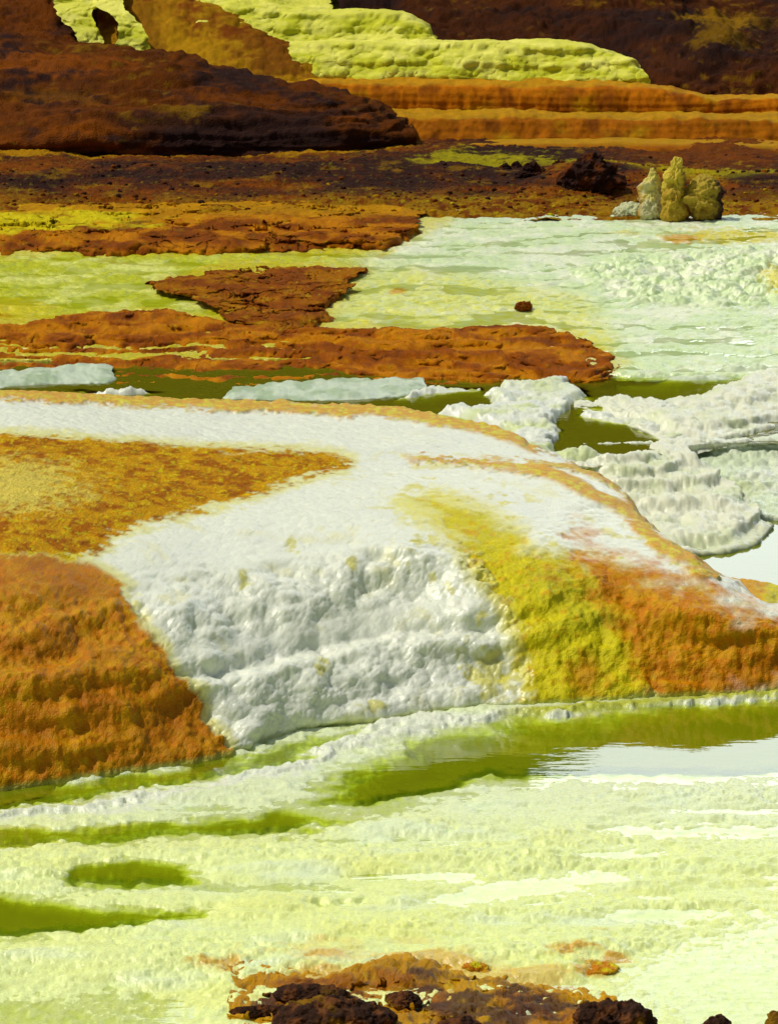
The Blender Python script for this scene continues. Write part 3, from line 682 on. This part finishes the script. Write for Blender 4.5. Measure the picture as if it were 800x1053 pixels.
rng = np.random.default_rng(4)
nG = 1700
gu = rng.uniform(-120, 920, nG); gv = 158 + 66 * rng.beta(2.2, 1.3, nG)
gp = Wz(gu, gv, zb(gv)); gs = .008 + .022 * rng.random(nG) ** 4
V1, F1 = ICO1
GV = []; GC = []
tmp = fbm(gp, (1.2, 2.2, 2), 3, 330)
for i in range(nG):
    a = rng.normal(size=(len(V1), 1)) * .12 + 1
    GV.append(V1 * a * gs[i] * np.array([1.2, 1.1, .8]) + gp[i] + [0, 0, bank_relief(gp[i:i + 1], None, gu[i:i + 1], gv[i:i + 1])[0] + gs[i] * .2])
    r_ = rng.random() + .35 * (gv[i] - 200) / 25 + .2 * tmp[i]
    cc = DARK * 1.6 if r_ < .25 else (BROWN * .9 if r_ < .62 else (RUST * .8 if r_ < .92 else (OCHRE * .7 if r_ < 1.2 else YEL * .7)))
    GC.append(np.repeat((cc * rng.uniform(.7, 1.2))[None], len(V1), 0))
GF = (F1[None] + (np.arange(nG) * len(V1))[:, None, None]).reshape(-1, 3)
tag(mesh_obj('gravel', np.concatenate(GV), GF, np.concatenate(GC), M_dark), kind='stuff')

# rocks on that ground
sd_ = lambda P, R, a, b_: mix(DARK * 1.3, BROWN * 1.3, ss(-.2, .7, fbm(P, 9, 4, 340)))
for (a, b_, rx, rz, sd, lb) in ((607, 198, .30, .23, 11, 'large dark rock beside the salt spires, the tallest on the gravelly ground'), (548, 184, .16, .10, 12, 'dark brown rock left of the large rock near the salt spires'),
                                (519, 176, .07, .052, 13, 'small black rock, leftmost of a pair by the yellow-stained ground'), (531, 174, .065, .055, 14, 'small black rock touching the leftmost small one, on the yellow-stained ground'),
                                (575, 172, .07, .055, 15, 'small dark rock between the large rock and the brown one')):
    blob('rock', Wz(a, b_, zb(b_) + .03), (rx, rx * .8, rz), lb, 'rock', M_dark, sd_, sd, .45, .16, lambda t: np.interp(t, [0, .5, 1], [1.15, 1., .5]), 'dark rocks behind the salt cascade')

# salt spires
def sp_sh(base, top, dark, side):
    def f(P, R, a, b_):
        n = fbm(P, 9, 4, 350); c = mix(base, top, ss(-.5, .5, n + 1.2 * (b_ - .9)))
        return mix(c, dark, ss(-.2, .5, side * a - .55 + .4 * n))  # right-hand shade painted darker on the tall spire and the stump
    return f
pz = .77
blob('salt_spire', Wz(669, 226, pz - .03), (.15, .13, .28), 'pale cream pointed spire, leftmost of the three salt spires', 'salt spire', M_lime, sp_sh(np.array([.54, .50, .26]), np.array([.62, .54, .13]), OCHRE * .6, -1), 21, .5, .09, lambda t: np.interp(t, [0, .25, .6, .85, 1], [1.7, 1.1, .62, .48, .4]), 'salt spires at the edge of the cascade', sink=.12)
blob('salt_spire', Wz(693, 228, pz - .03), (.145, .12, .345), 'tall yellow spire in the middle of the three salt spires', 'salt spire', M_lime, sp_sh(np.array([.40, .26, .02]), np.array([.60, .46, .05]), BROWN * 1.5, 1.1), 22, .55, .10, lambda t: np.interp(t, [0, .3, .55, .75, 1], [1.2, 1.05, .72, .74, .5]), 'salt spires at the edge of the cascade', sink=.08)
blob('salt_spire', Wz(722, 227, pz - .03), (.215, .17, .225), 'stout rounded stump beside the tall yellow spire, mustard with shade painted dark brown on its right side', 'salt spire', M_lime, sp_sh(np.array([.30, .19, .02]), np.array([.42, .30, .03]), DARK * 1.6, 1.2), 23, .5, .10, lambda t: np.interp(t, [0, .4, .8, 1], [1.05, 1.1, .95, .7]), 'salt spires at the edge of the cascade', sink=.08)
blob('salt_apron', Wz(650, 226, pz - .06), (.20, .14, .10), 'low pale mound of salt at the foot of the cream spire', 'salt mound', M_lime, lambda P, R, a, b_: np.array([.52, .54, .30]), 24, .3, .1, None, sink=.2)
blob('rust_nodule', Wz(538, 319, zc(319) + .0), (.075, .07, .04), 'lone dark red lump on the pale yellow side of the cascade', 'mineral lump', M_rust, sh_rust(RUST, BROWN * 1.6, BROWN, .1), 25, .5, .2, None)

# ================================================================== hills and terraces at the back (row values are distances)
sDk = sh_rust(RUST * .55, BROWN * .8, DARK, .04, 1.6)
def hill_shade(red, blk, patch=None):
    def f(P, N, u, v):
        n = fbm(P, (1., 1., 3.), 5, 400); g = fbm(P, (7, 7, 12), 4, 402)
        c = mix(red, blk, ss(-.3, .4, n + .25 * g)); c = mix(c, OCHRE * .45, ss(.45, 1., -n * .6 + .7 * g) * .45)
        if patch is not None:
            for (a, b_, ra, rb, cc, kk) in patch: c = mix(c, cc, ss(1.2, .5, np.hypot((u - a) / ra, (v - b_) / rb) + .55 * g) * kk)
        return c
    return f
def rl_hill(a=.12, b=.05, s=.3):
    return lambda P, N, u, v: a * fbm(P, (.9, .9, 2.5), 4, 410) + b * 1.4 * (caul(P, s, 412, 4, .55) - .55) + b * .5 * np.abs(fbm(P, (4, 4, 9), 3, 414))
def rl_layer(P, N, u, v):
    z = P[..., 2] + .07 * fbm(P, (.6, .6, .6), 4, 420); fr = z / .10 - np.floor(z / .10)
    return .10 * fbm(P, (.8, .8, 2.5), 4, 410) + .05 * (ss(0, .3, fr) - fr) + .045 * (caul(P * [.6, .6, 1.2], .14, 412, 4, .6) - .55) + .07 * np.abs(fbm(P, (2, 2, 7), 4, 414))
thing('hill', [[(EXT[0], 185, 24.8), (0, 182, 24.8), (200, 176, 24.9), (330, 170, 25.), (415, 158, 25.3), (425, 152, 25.4)], [(EXT[0], 150, 24.8), (0, 150, 24.8), (200, 146, 24.9), (330, 147, 25.), (405, 141, 25.3), (425, 143, 25.4)],
     [(EXT[0], 118, 25.4), (0, 118, 25.4), (120, 115, 25.4), (250, 118, 25.3), (330, 122, 25.3), (390, 131, 25.4), (424, 141, 25.5)], [(EXT[0], 80, 26.2), (0, 78, 26.2), (120, 84, 26.), (250, 99, 25.8), (330, 106, 25.6), (380, 120, 25.6), (422, 139, 25.6)],
     [(EXT[0], 45, 27.4), (0, 46, 27.4), (60, 52, 27.3), (110, 53, 27.2), (160, 60, 27), (220, 78, 26.6), (300, 89, 26.2), (345, 97, 26), (385, 115, 25.8), (420, 138, 25.7)], ('off', 0, .5, .02), ('off', 0, .8, -.4)], 'Y',
     None, None, M_dark, hill_shade(RUST * .46, DARK * 1.2, [(330, 125, 70, 12, DARK, .8), (170, 133, 70, 14, DARK, .7), (30, 115, 110, 16, RUST * .8, .6), (190, 122, 30, 8, OCHRE * .4, .6), (60, 150, 100, 10, RUST * .9, .6), (40, 68, 90, 12, RUST * 1.1, .7), (60, 100, 60, 9, ORANGE * .4, .5), (230, 105, 60, 8, RUST * .7, .6), (95, 140, 30, 8, RUST, .7), (360, 128, 18, 6, RUST * .9, .7), (330, 145, 60, 5, DARK * .8, .8)]), rl_layer, wide=(EXT[0], 424), structure=True)
thing('hill', [[(EXT[0], 75, 27.3), (0, 72, 27.3), (60, 70, 27.4), (115, 70, 27.5)], [(EXT[0], 30, 28.2), (0, 30, 28.2), (60, 38, 28), (112, 52, 27.8)], [(EXT[0], -10, 29.3), (0, -10, 29.3), (45, -8, 29.2), (75, 28, 28.6), (110, 48, 28)], ('off', -.2, 1.2, .25), ('off', -.3, 3., .9), ('off', -.3, 3., -.5)], 'Y',
     None, None, M_dark, hill_shade(RUST * .6, BROWN * .8, [(70, 28, 20, 16, DARK, .8), (40, 5, 50, 14, RUST * .6, .7)]), rl_hill(.1, .05, .3), wide=(EXT[0], 112), structure=True)
thing('hill', [[(100, 110, 27.2), (200, 110, 27.), (300, 105, 26.9), (345, 92, 26.9)], [(100, 60, 27.7), (150, 66, 27.4), (200, 80, 27.1), (300, 86, 27.), (345, 90, 27.)], [(102, 38, 28.2), (150, 45, 27.9), (200, 52, 27.7), (270, 55, 27.6), (315, 66, 27.35), (345, 88, 27.1)],
     [(110, 10, 28.8), (150, 8, 28.8), (200, 18, 28.5), (250, 30, 28.2), (300, 48, 27.9), (325, 62, 27.5), (345, 86, 27.2)], [(110, -40, 30), (150, -40, 30), (200, -38, 30), (240, 10, 29), (290, 40, 28.2), (312, 52, 27.9), (328, 66, 27.6), (345, 84, 27.3)], ('off', 0, 1.5, .2), ('off', 0, 2, -.5)], 'Y',
     None, None, M_rust, hill_shade(OCHRE * .6, RUST * .75, [(160, 30, 50, 40, OCHRE * .65, .7), (290, 55, 50, 30, RUST * .65, .8), (150, 40, 20, 40, RUST * .6, .5)]), rl_hill(.07, .05, .22), wide=(100, 345), structure=True)

sl = lambda P, N, u, v: mix(np.array([.56, .58, .02]), np.array([.84, .82, .15]), np.clip(ss(-.4, .7, fbm(P, (3, 3, 8), 4, 430)) * .6 + .5 * ss(.7, .95, N[..., 2]), 0, 1))  # upward-facing step tops painted lighter, as the high sun leaves them
def rl_l(P, N, u, v):
    z = P[..., 2] + .10 * fbm(P, (.5, .5, 0), 4, 445); fr = z / .19 - np.floor(z / .19)
    return .03 * fbm(P, (1.5, 1.5, 3), 3, 440) + .010 * (caul(P, .09, 441, 4, .6) - .55) + .012 * fbm(P, (6, 6, 1.2), 4, 444) + .05 * (ss(0, .3, fr) - fr)
su = empty('sulphur_cascade', tuple(WY(480, 90, 27.2))); tag(su, 'lime yellow sulphur cascade in wide steps below the dark hill', 'mineral cascade')
def part(name, rows, wide, shade, relief, mat, parent, px=1.3, jag=.06):
    P = loft(rows, 'Y', wide, px, .9); P = P + jag * np.stack([fbm(P, (2.5, 2.5, 2.5), 4, 501, .6), 1.6 * fbm(P, (2.5, 2.5, 2.5), 4, 505, .6), 0 * P[..., 0]], -1); u, v = UV(P); N = normals(P); P2 = P + N * relief(P, N, u, v)[..., None]
    loc = np.array(parent.location)
    return mesh_obj(name, (P2 - loc).reshape(-1, 3), gridfaces(*P.shape[:2]), shade(P2, N, u, v).reshape(-1, 3), mat, parent=parent)
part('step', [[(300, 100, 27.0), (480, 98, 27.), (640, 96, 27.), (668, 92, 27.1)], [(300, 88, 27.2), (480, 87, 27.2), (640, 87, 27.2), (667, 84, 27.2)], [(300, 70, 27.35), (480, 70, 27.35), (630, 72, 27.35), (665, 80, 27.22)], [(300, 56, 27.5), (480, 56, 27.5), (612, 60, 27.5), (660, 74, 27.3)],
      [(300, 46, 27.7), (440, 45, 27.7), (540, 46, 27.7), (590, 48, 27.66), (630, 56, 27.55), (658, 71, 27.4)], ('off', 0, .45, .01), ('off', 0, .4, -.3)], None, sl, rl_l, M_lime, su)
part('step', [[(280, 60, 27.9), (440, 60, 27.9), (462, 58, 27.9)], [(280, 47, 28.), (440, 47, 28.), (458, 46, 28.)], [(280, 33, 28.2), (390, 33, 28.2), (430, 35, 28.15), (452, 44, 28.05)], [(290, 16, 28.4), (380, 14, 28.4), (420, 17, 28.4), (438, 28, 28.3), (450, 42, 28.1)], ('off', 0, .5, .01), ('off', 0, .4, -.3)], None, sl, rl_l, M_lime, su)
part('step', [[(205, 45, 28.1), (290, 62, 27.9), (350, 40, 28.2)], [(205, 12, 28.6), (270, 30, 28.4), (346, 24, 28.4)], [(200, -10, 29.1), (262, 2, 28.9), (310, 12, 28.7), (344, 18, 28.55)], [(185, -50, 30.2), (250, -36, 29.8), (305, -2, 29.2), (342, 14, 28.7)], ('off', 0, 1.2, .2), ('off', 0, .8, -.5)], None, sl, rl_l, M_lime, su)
st = empty('sulphur_streak', tuple(WY(120, 56, 27.5))); tag(st, 'lime sulphur streak running down the brown slope at top left, split in two', 'mineral streak')
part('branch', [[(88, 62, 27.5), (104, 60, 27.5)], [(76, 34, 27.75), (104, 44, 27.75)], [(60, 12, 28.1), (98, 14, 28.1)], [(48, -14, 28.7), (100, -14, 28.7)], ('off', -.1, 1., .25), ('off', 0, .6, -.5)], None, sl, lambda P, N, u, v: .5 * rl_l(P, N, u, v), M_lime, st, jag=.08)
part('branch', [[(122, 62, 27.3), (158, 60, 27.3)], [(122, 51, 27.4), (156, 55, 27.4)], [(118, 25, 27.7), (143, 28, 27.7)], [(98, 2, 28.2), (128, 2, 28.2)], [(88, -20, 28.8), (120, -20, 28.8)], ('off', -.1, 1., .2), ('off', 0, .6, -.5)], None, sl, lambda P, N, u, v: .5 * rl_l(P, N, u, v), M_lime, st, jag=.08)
thing('hill', [[(430, 110, 28.6), (560, 110, 28.4), (700, 112, 28.), (EXT[1], 112, 28)], [(430, 60, 29.2), (560, 62, 29.), (640, 78, 28.6), (700, 92, 28.2), (EXT[1], 96, 28.2)], [(430, 30, 30), (560, 32, 30), (700, 48, 29.4), (715, 60, 29), (760, 66, 28.8), (EXT[1], 66, 28.8)],
     [(300, -20, 32), (560, -14, 31.6), (680, 2, 31.2), (715, 18, 31), (760, 34, 30.4), (EXT[1], 30, 30.4)], [(300, -70, 35), (560, -66, 35), (715, -50, 34.6), (EXT[1], -40, 34)], ('off', 0, 6, 1.), ('off', 0, 10, .4), ('off', 0, 14, -2.5)], 'Y',
     None, None, M_dark, hill_shade(BROWN * .7, DARK, [(520, 30, 130, 30, BROWN * .5, .6), (725, 55, 45, 25, DARK * .8, .8), (745, 22, 50, 9, OCHRE * .5, .7), (740, 48, 30, 10, OCHRE * .4, .6), (790, 40, 20, 30, DARK * .7, .6), (680, 70, 40, 14, BROWN * .8, .6)]),
     lambda P, N, u, v: rl_hill(.16, .10, .5)(P, N, u, v) + .18 * np.exp(-((u - 740) / 34) ** 2 - ((v - 52) / 16) ** 2), wide=(200, EXT[1]), structure=True)

thing('hill', [[(-700, 40, 33), (0, 40, 33), (400, 40, 34), (1500, 40, 34)], [(-700, -60, 36), (0, -60, 36), (400, -80, 37), (1500, -60, 37)], [(-700, -480, 40), (0, -480, 40), (250, -460, 41), (400, -440, 41), (560, -340, 41), (700, -290, 41), (1500, -280, 41)],  # unseen tall hill added behind; skyline shaped to keep pool reflections dark
     [(-700, -1400, 46), (0, -1330, 46), (150, -1150, 46), (300, -1040, 47), (430, -960, 47), (540, -900, 47), (590, -850, 47), (640, -760, 47), (700, -640, 47), (745, -510, 47), (800, -450, 47), (1000, -400, 47), (1500, -380, 47)], ('off', 0, 8, .5), ('off', 0, 10, -8), ('off', 0, 14, -14)], 'Y',
     None, None, M_dark, hill_shade(BROWN * 1.1, DARK * 1.2), rl_hill(.5, .3, 1.2), wide=(-700, 1500), px=5, structure=True)

so = lambda k: (lambda P, N, u, v: mix(mix(ORANGE * k * [1, .85, 1], OCHRE * k * .85, ss(.0, 1., fbm(P, (2, 2, 4), 4, 450))), RUST * k, ss(-.1, .8, fbm(P, (4, 4, 1.2), 4, 452)) * .85) * 1.)
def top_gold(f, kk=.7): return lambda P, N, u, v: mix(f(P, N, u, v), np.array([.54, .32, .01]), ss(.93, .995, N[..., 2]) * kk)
def rl_o(P, N, u, v):
    z = P[..., 2] + .03 * fbm(P, (.35, .35, 0), 3, 466); fr = z / .085 - np.floor(z / .085)
    return rl_o0(P, N, u, v) + .014 * (ss(0, .3, fr) - fr)
rl_o0 = lambda P, N, u, v: .025 * fbm(P, (1.4, 1.4, 1.), 3, 460) + .03 * (caul(P * [1, 1, .5], .22, 461, 3, .55) - .55) + .02 * fbm(P, (6, 6, 1.5), 3, 463)
GT = 'orange mineral terraces below the lime cascade'
thing('mineral_terrace', [[(290, 125, 26.6), (500, 125, 26.6), (EXT[1], 128, 26.6)], [(295, 112, 26.6), (500, 117, 26.6), (EXT[1], 118, 26.6)], [(300, 98, 26.65), (500, 104, 26.62), (EXT[1], 112, 26.62)], [(300, 88, 26.75), (500, 91, 26.7), (660, 94, 26.7), (720, 100, 26.7), (EXT[1], 107, 26.65)],
     [(295, 83, 26.95), (500, 85, 26.9), (655, 88, 26.85), (690, 92, 26.85), (740, 101, 26.8), (EXT[1], 104, 26.8)], ('off', 0, .4, .005), ('off', 0, .5, -.2)], 'Y', 'topmost orange terrace, golden and sloping down to the right', 'mineral terrace', M_rust, top_gold(so(.95), .6), rl_o, GT, wide=(295, EXT[1]))
thing('mineral_terrace', [[(390, 165, 25.5), (600, 165, 25.5), (EXT[1], 165, 25.5)], [(395, 146, 25.7), (600, 146, 25.7), (EXT[1], 150, 25.7)], [(395, 134, 25.85), (600, 136, 25.8), (EXT[1], 140, 25.8)], [(395, 122, 26.), (530, 122, 25.95), (EXT[1], 126, 25.95)],
     [(390, 115, 26.25), (500, 117, 26.15), (540, 118, 26.1), (EXT[1], 121, 26.1)], ('off', 0, .4, .005), ('off', 0, .5, -.2)], 'Y', 'tallest orange terrace with a smooth streaked face, below the golden one', 'mineral terrace', M_rust, top_gold(so(.68), .6), rl_o, GT, wide=(385, EXT[1]))
thing('mineral_terrace', [[(430, 176, 24.9), (600, 178, 24.9), (EXT[1], 180, 24.9)], [(440, 158, 25.1), (600, 158, 25.1), (EXT[1], 162, 25.1)], [(450, 156, 25.2), (600, 151, 25.2), (EXT[1], 157, 25.2)], [(450, 155, 25.3), (500, 147, 25.35), (600, 146, 25.35), (EXT[1], 152, 25.35)], ('off', 0, .35, .005), ('off', 0, .3, -.2)], 'Y',
      'lowest thin orange terrace step, just above the dark gravelly ground', 'mineral terrace', M_rust, top_gold(so(.6), .6), lambda P, N, u, v: .4 * rl_o(P, N, u, v), GT, wide=(450, EXT[1]))

# ================================================================== rusty outcrop at the very front
sFr = sh_rust(OCHRE * .75, ORANGE * .6, BROWN * 1.3, .35, 7.)
def out_shade(P, N, u, v):
    n = fbm(P, (9, 9, 9), 4, 490); c = sFr(P, N, u, v)
    c = mix(c, DARK * 1.8, ss(.15, .6, fbm(P, (7, 12, 7), 5, 492) + .25 * ss(1010, 1050, v)) * .85)
    e = sdpoly(u + 10 * n, v + 3 * n, [(236, 1100), (252, 1030), (262, 1006), (330, 1002), (385, 994), (470, 997), (530, 1008), (612, 1030), (680, 1100)], 2.)
    return mix(c, OCHRE * .9, ss(14, 0, e) * .7)
thing('rust_outcrop', [[(225, 1130, 0.055), (420, 1160, 0.066), (600, 1160, 0.066), (700, 1120, 0.056)], [(225, 1062, 0.045), (330, 1066, 0.061), (420, 1068, 0.066), (560, 1070, 0.061), (675, 1068, 0.045)], [(234, 1034, 0.037), (330, 1034, 0.059), (420, 1036, 0.064), (540, 1042, 0.059), (658, 1050, 0.037)],
     [(250, 1010, 0.034), (330, 1012, 0.048), (420, 1010, 0.053), (520, 1018, 0.048), (628, 1034, 0.034)], [(256, 998, 0.024), (330, 999, 0.031), (385, 990, 0.034), (470, 993, 0.034), (530, 1006, 0.031), (614, 1024, 0.024)], ('off', 0, .05, -.03), ('off', 0, .05, -.06)], 'z',
     'orange and rust outcrop carrying dark rocks at the near edge of the salt flat', 'mineral outcrop', M_ochre, out_shade, rl_rough(.018, .016, .05), px=1.2, jag=.06)
dk = lambda P, R, a, b_: mix(mix(np.array([.040, .018, .010]), np.array([.14, .05, .015]), ss(-.2, .7, fbm(P, 22, 4, 470))), OCHRE * .6, ss(.1, .7, fbm(P, 9, 3, 472) - .5 * (b_ - .8)) * .6)
GR = 'dark porous rocks at the near edge'
for (a, b_, z, rx, ry, rz, sd, lb) in ((340, 1062, .03, .20, .12, .075, 31, 'largest dark porous rock lying on the orange outcrop'), (320, 1028, .035, .14, .06, .032, 35, 'low dark rock just behind the largest rock on the orange outcrop'), (416, 1034, .045, .06, .05, .032, 32, 'small dark rock beside the largest rock on the orange outcrop'),
                              (630, 1068, .0, .15, .09, .085, 33, 'pointed dark rock at the end of the orange outcrop beside the mint pool'), (470, 1062, .08, .085, .05, .03, 36, 'flat dark brown rock half sunk in the middle of the orange outcrop'),
                              (738, 1064, -.02, .05, .04, .04, 34, 'small dark rock standing in the mint pool'), (800, 1060, -.02, .04, .04, .045, 37, 'dark rock at the corner of the mint pool')):
    blob('rock', Wz(a, b_, z), (rx, ry, rz), lb, 'rock', M_dark, dk, sd, .4, .10, None, GR, sink=.45)
blob('dark_ledge', Wz(272, 1045, .02), (.12, .03, .02), 'thin dark sliver of rock pointing out from the orange outcrop into the salt', 'rock', M_dark, dk, 38, .4, .15, None, sink=.3)
kn = lambda P, R, a, b_: mix(ORANGE, YEL, ss(-.2, .7, fbm(P, 25, 3, 480)))
blob('mineral_knoll', Wz(609, 998, .0), (.10, .06, .012), 'small low orange knoll standing alone on the pale salt flat', 'mineral lump', M_ochre, kn, 39, .25, .12, None, sink=.3)
blob('mineral_knoll', Wz(489, 998, .02), (.05, .03, .014), 'tiny orange knob at the back edge of the orange outcrop', 'mineral lump', M_ochre, kn, 40, .4, .2, None, sink=.3)

# ================================================================== light, sky, camera
EL, AZ = math.radians(57), math.radians(-88)        # azimuth measured from straight ahead, negative = left
sv = (math.sin(AZ) * math.cos(EL), math.cos(AZ) * math.cos(EL), math.sin(EL))
sun = bpy.data.lights.new('sun', 'SUN'); sun.energy = 2.9; sun.angle = math.radians(.5); sun.color = (1., .95, .86)
so_ = bpy.data.objects.new('sun', sun); C.objects.link(so_)
import mathutils
so_.rotation_euler = mathutils.Vector(sv).to_track_quat('Z', 'Y').to_euler(); so_.location = (-20, 30, 40)
SKY_BOOST = 56.
w = bpy.data.worlds.new('World'); bpy.context.scene.world = w; w.use_nodes = True
bg = w.node_tree.nodes['Background']; sky = w.node_tree.nodes.new('ShaderNodeTexSky'); sky.sky_type = 'NISHITA'
sky.sun_disc = False; sky.sun_elevation = EL; sky.sun_rotation = AZ; sky.dust_density = 4.; sky.air_density = 1.; sky.altitude = 0
nt = w.node_tree
tcw = nt.nodes.new('ShaderNodeTexCoord'); sep = nt.nodes.new('ShaderNodeSeparateXYZ'); nt.links.new(tcw.outputs['Generated'], sep.inputs[0])
def cmath(op, a, b):
    q = nt.nodes.new('ShaderNodeMath'); q.operation = op
    for i_, x in enumerate((a, b)):
        if isinstance(x, (int, float)): q.inputs[i_].default_value = x
        else: nt.links.new(x, q.inputs[i_])
    return q.outputs[0]
rmp = nt.nodes.new('ShaderNodeValToRGB'); nt.links.new(sep.outputs['Z'], rmp.inputs[0])          # added bright band low in the sky ahead, makes the water reflect white
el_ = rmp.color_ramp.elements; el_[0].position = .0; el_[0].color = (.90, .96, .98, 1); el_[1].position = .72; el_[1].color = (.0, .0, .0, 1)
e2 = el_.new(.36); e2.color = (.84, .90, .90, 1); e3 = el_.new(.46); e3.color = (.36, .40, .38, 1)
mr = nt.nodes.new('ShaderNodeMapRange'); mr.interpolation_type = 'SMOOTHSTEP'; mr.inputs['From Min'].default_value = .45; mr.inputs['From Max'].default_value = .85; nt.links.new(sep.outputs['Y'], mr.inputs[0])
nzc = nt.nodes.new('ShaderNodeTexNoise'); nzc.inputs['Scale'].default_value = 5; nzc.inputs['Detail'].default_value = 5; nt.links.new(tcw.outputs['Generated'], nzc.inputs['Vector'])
amt = cmath('MULTIPLY', cmath('MULTIPLY', mr.outputs[0], SKY_BOOST), cmath('ADD', cmath('MULTIPLY', nzc.outputs['Fac'], .5), .75))
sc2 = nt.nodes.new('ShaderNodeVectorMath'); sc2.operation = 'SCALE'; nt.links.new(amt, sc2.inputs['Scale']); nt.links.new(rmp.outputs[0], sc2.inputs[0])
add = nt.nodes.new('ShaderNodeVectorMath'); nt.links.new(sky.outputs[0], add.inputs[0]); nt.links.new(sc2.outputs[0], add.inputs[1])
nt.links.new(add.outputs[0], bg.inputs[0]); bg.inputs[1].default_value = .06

cam = bpy.data.cameras.new('camera'); co_ = bpy.data.objects.new('camera', cam); C.objects.link(co_)
cam.sensor_fit = 'HORIZONTAL'; cam.sensor_width = 36; cam.lens = 36 * F / 800; cam.clip_end = 3000; cam.clip_start = .1
co_.location = (0, 0, H); co_.rotation_euler = (math.radians(90) - PITCH, 0, 0)
sc = bpy.context.scene; sc.camera = co_
sc.view_settings.view_transform = 'Standard'; sc.view_settings.look = 'None'; sc.view_settings.exposure = -.10; sc.view_settings.gamma = 1; sc.view_settings.use_curve_mapping = False
sc.render.engine = 'CYCLES'
sc.cycles.max_bounces = 6; sc.cycles.transparent_max_bounces = 8; sc.cycles.caustics_reflective = False; sc.cycles.caustics_refractive = False
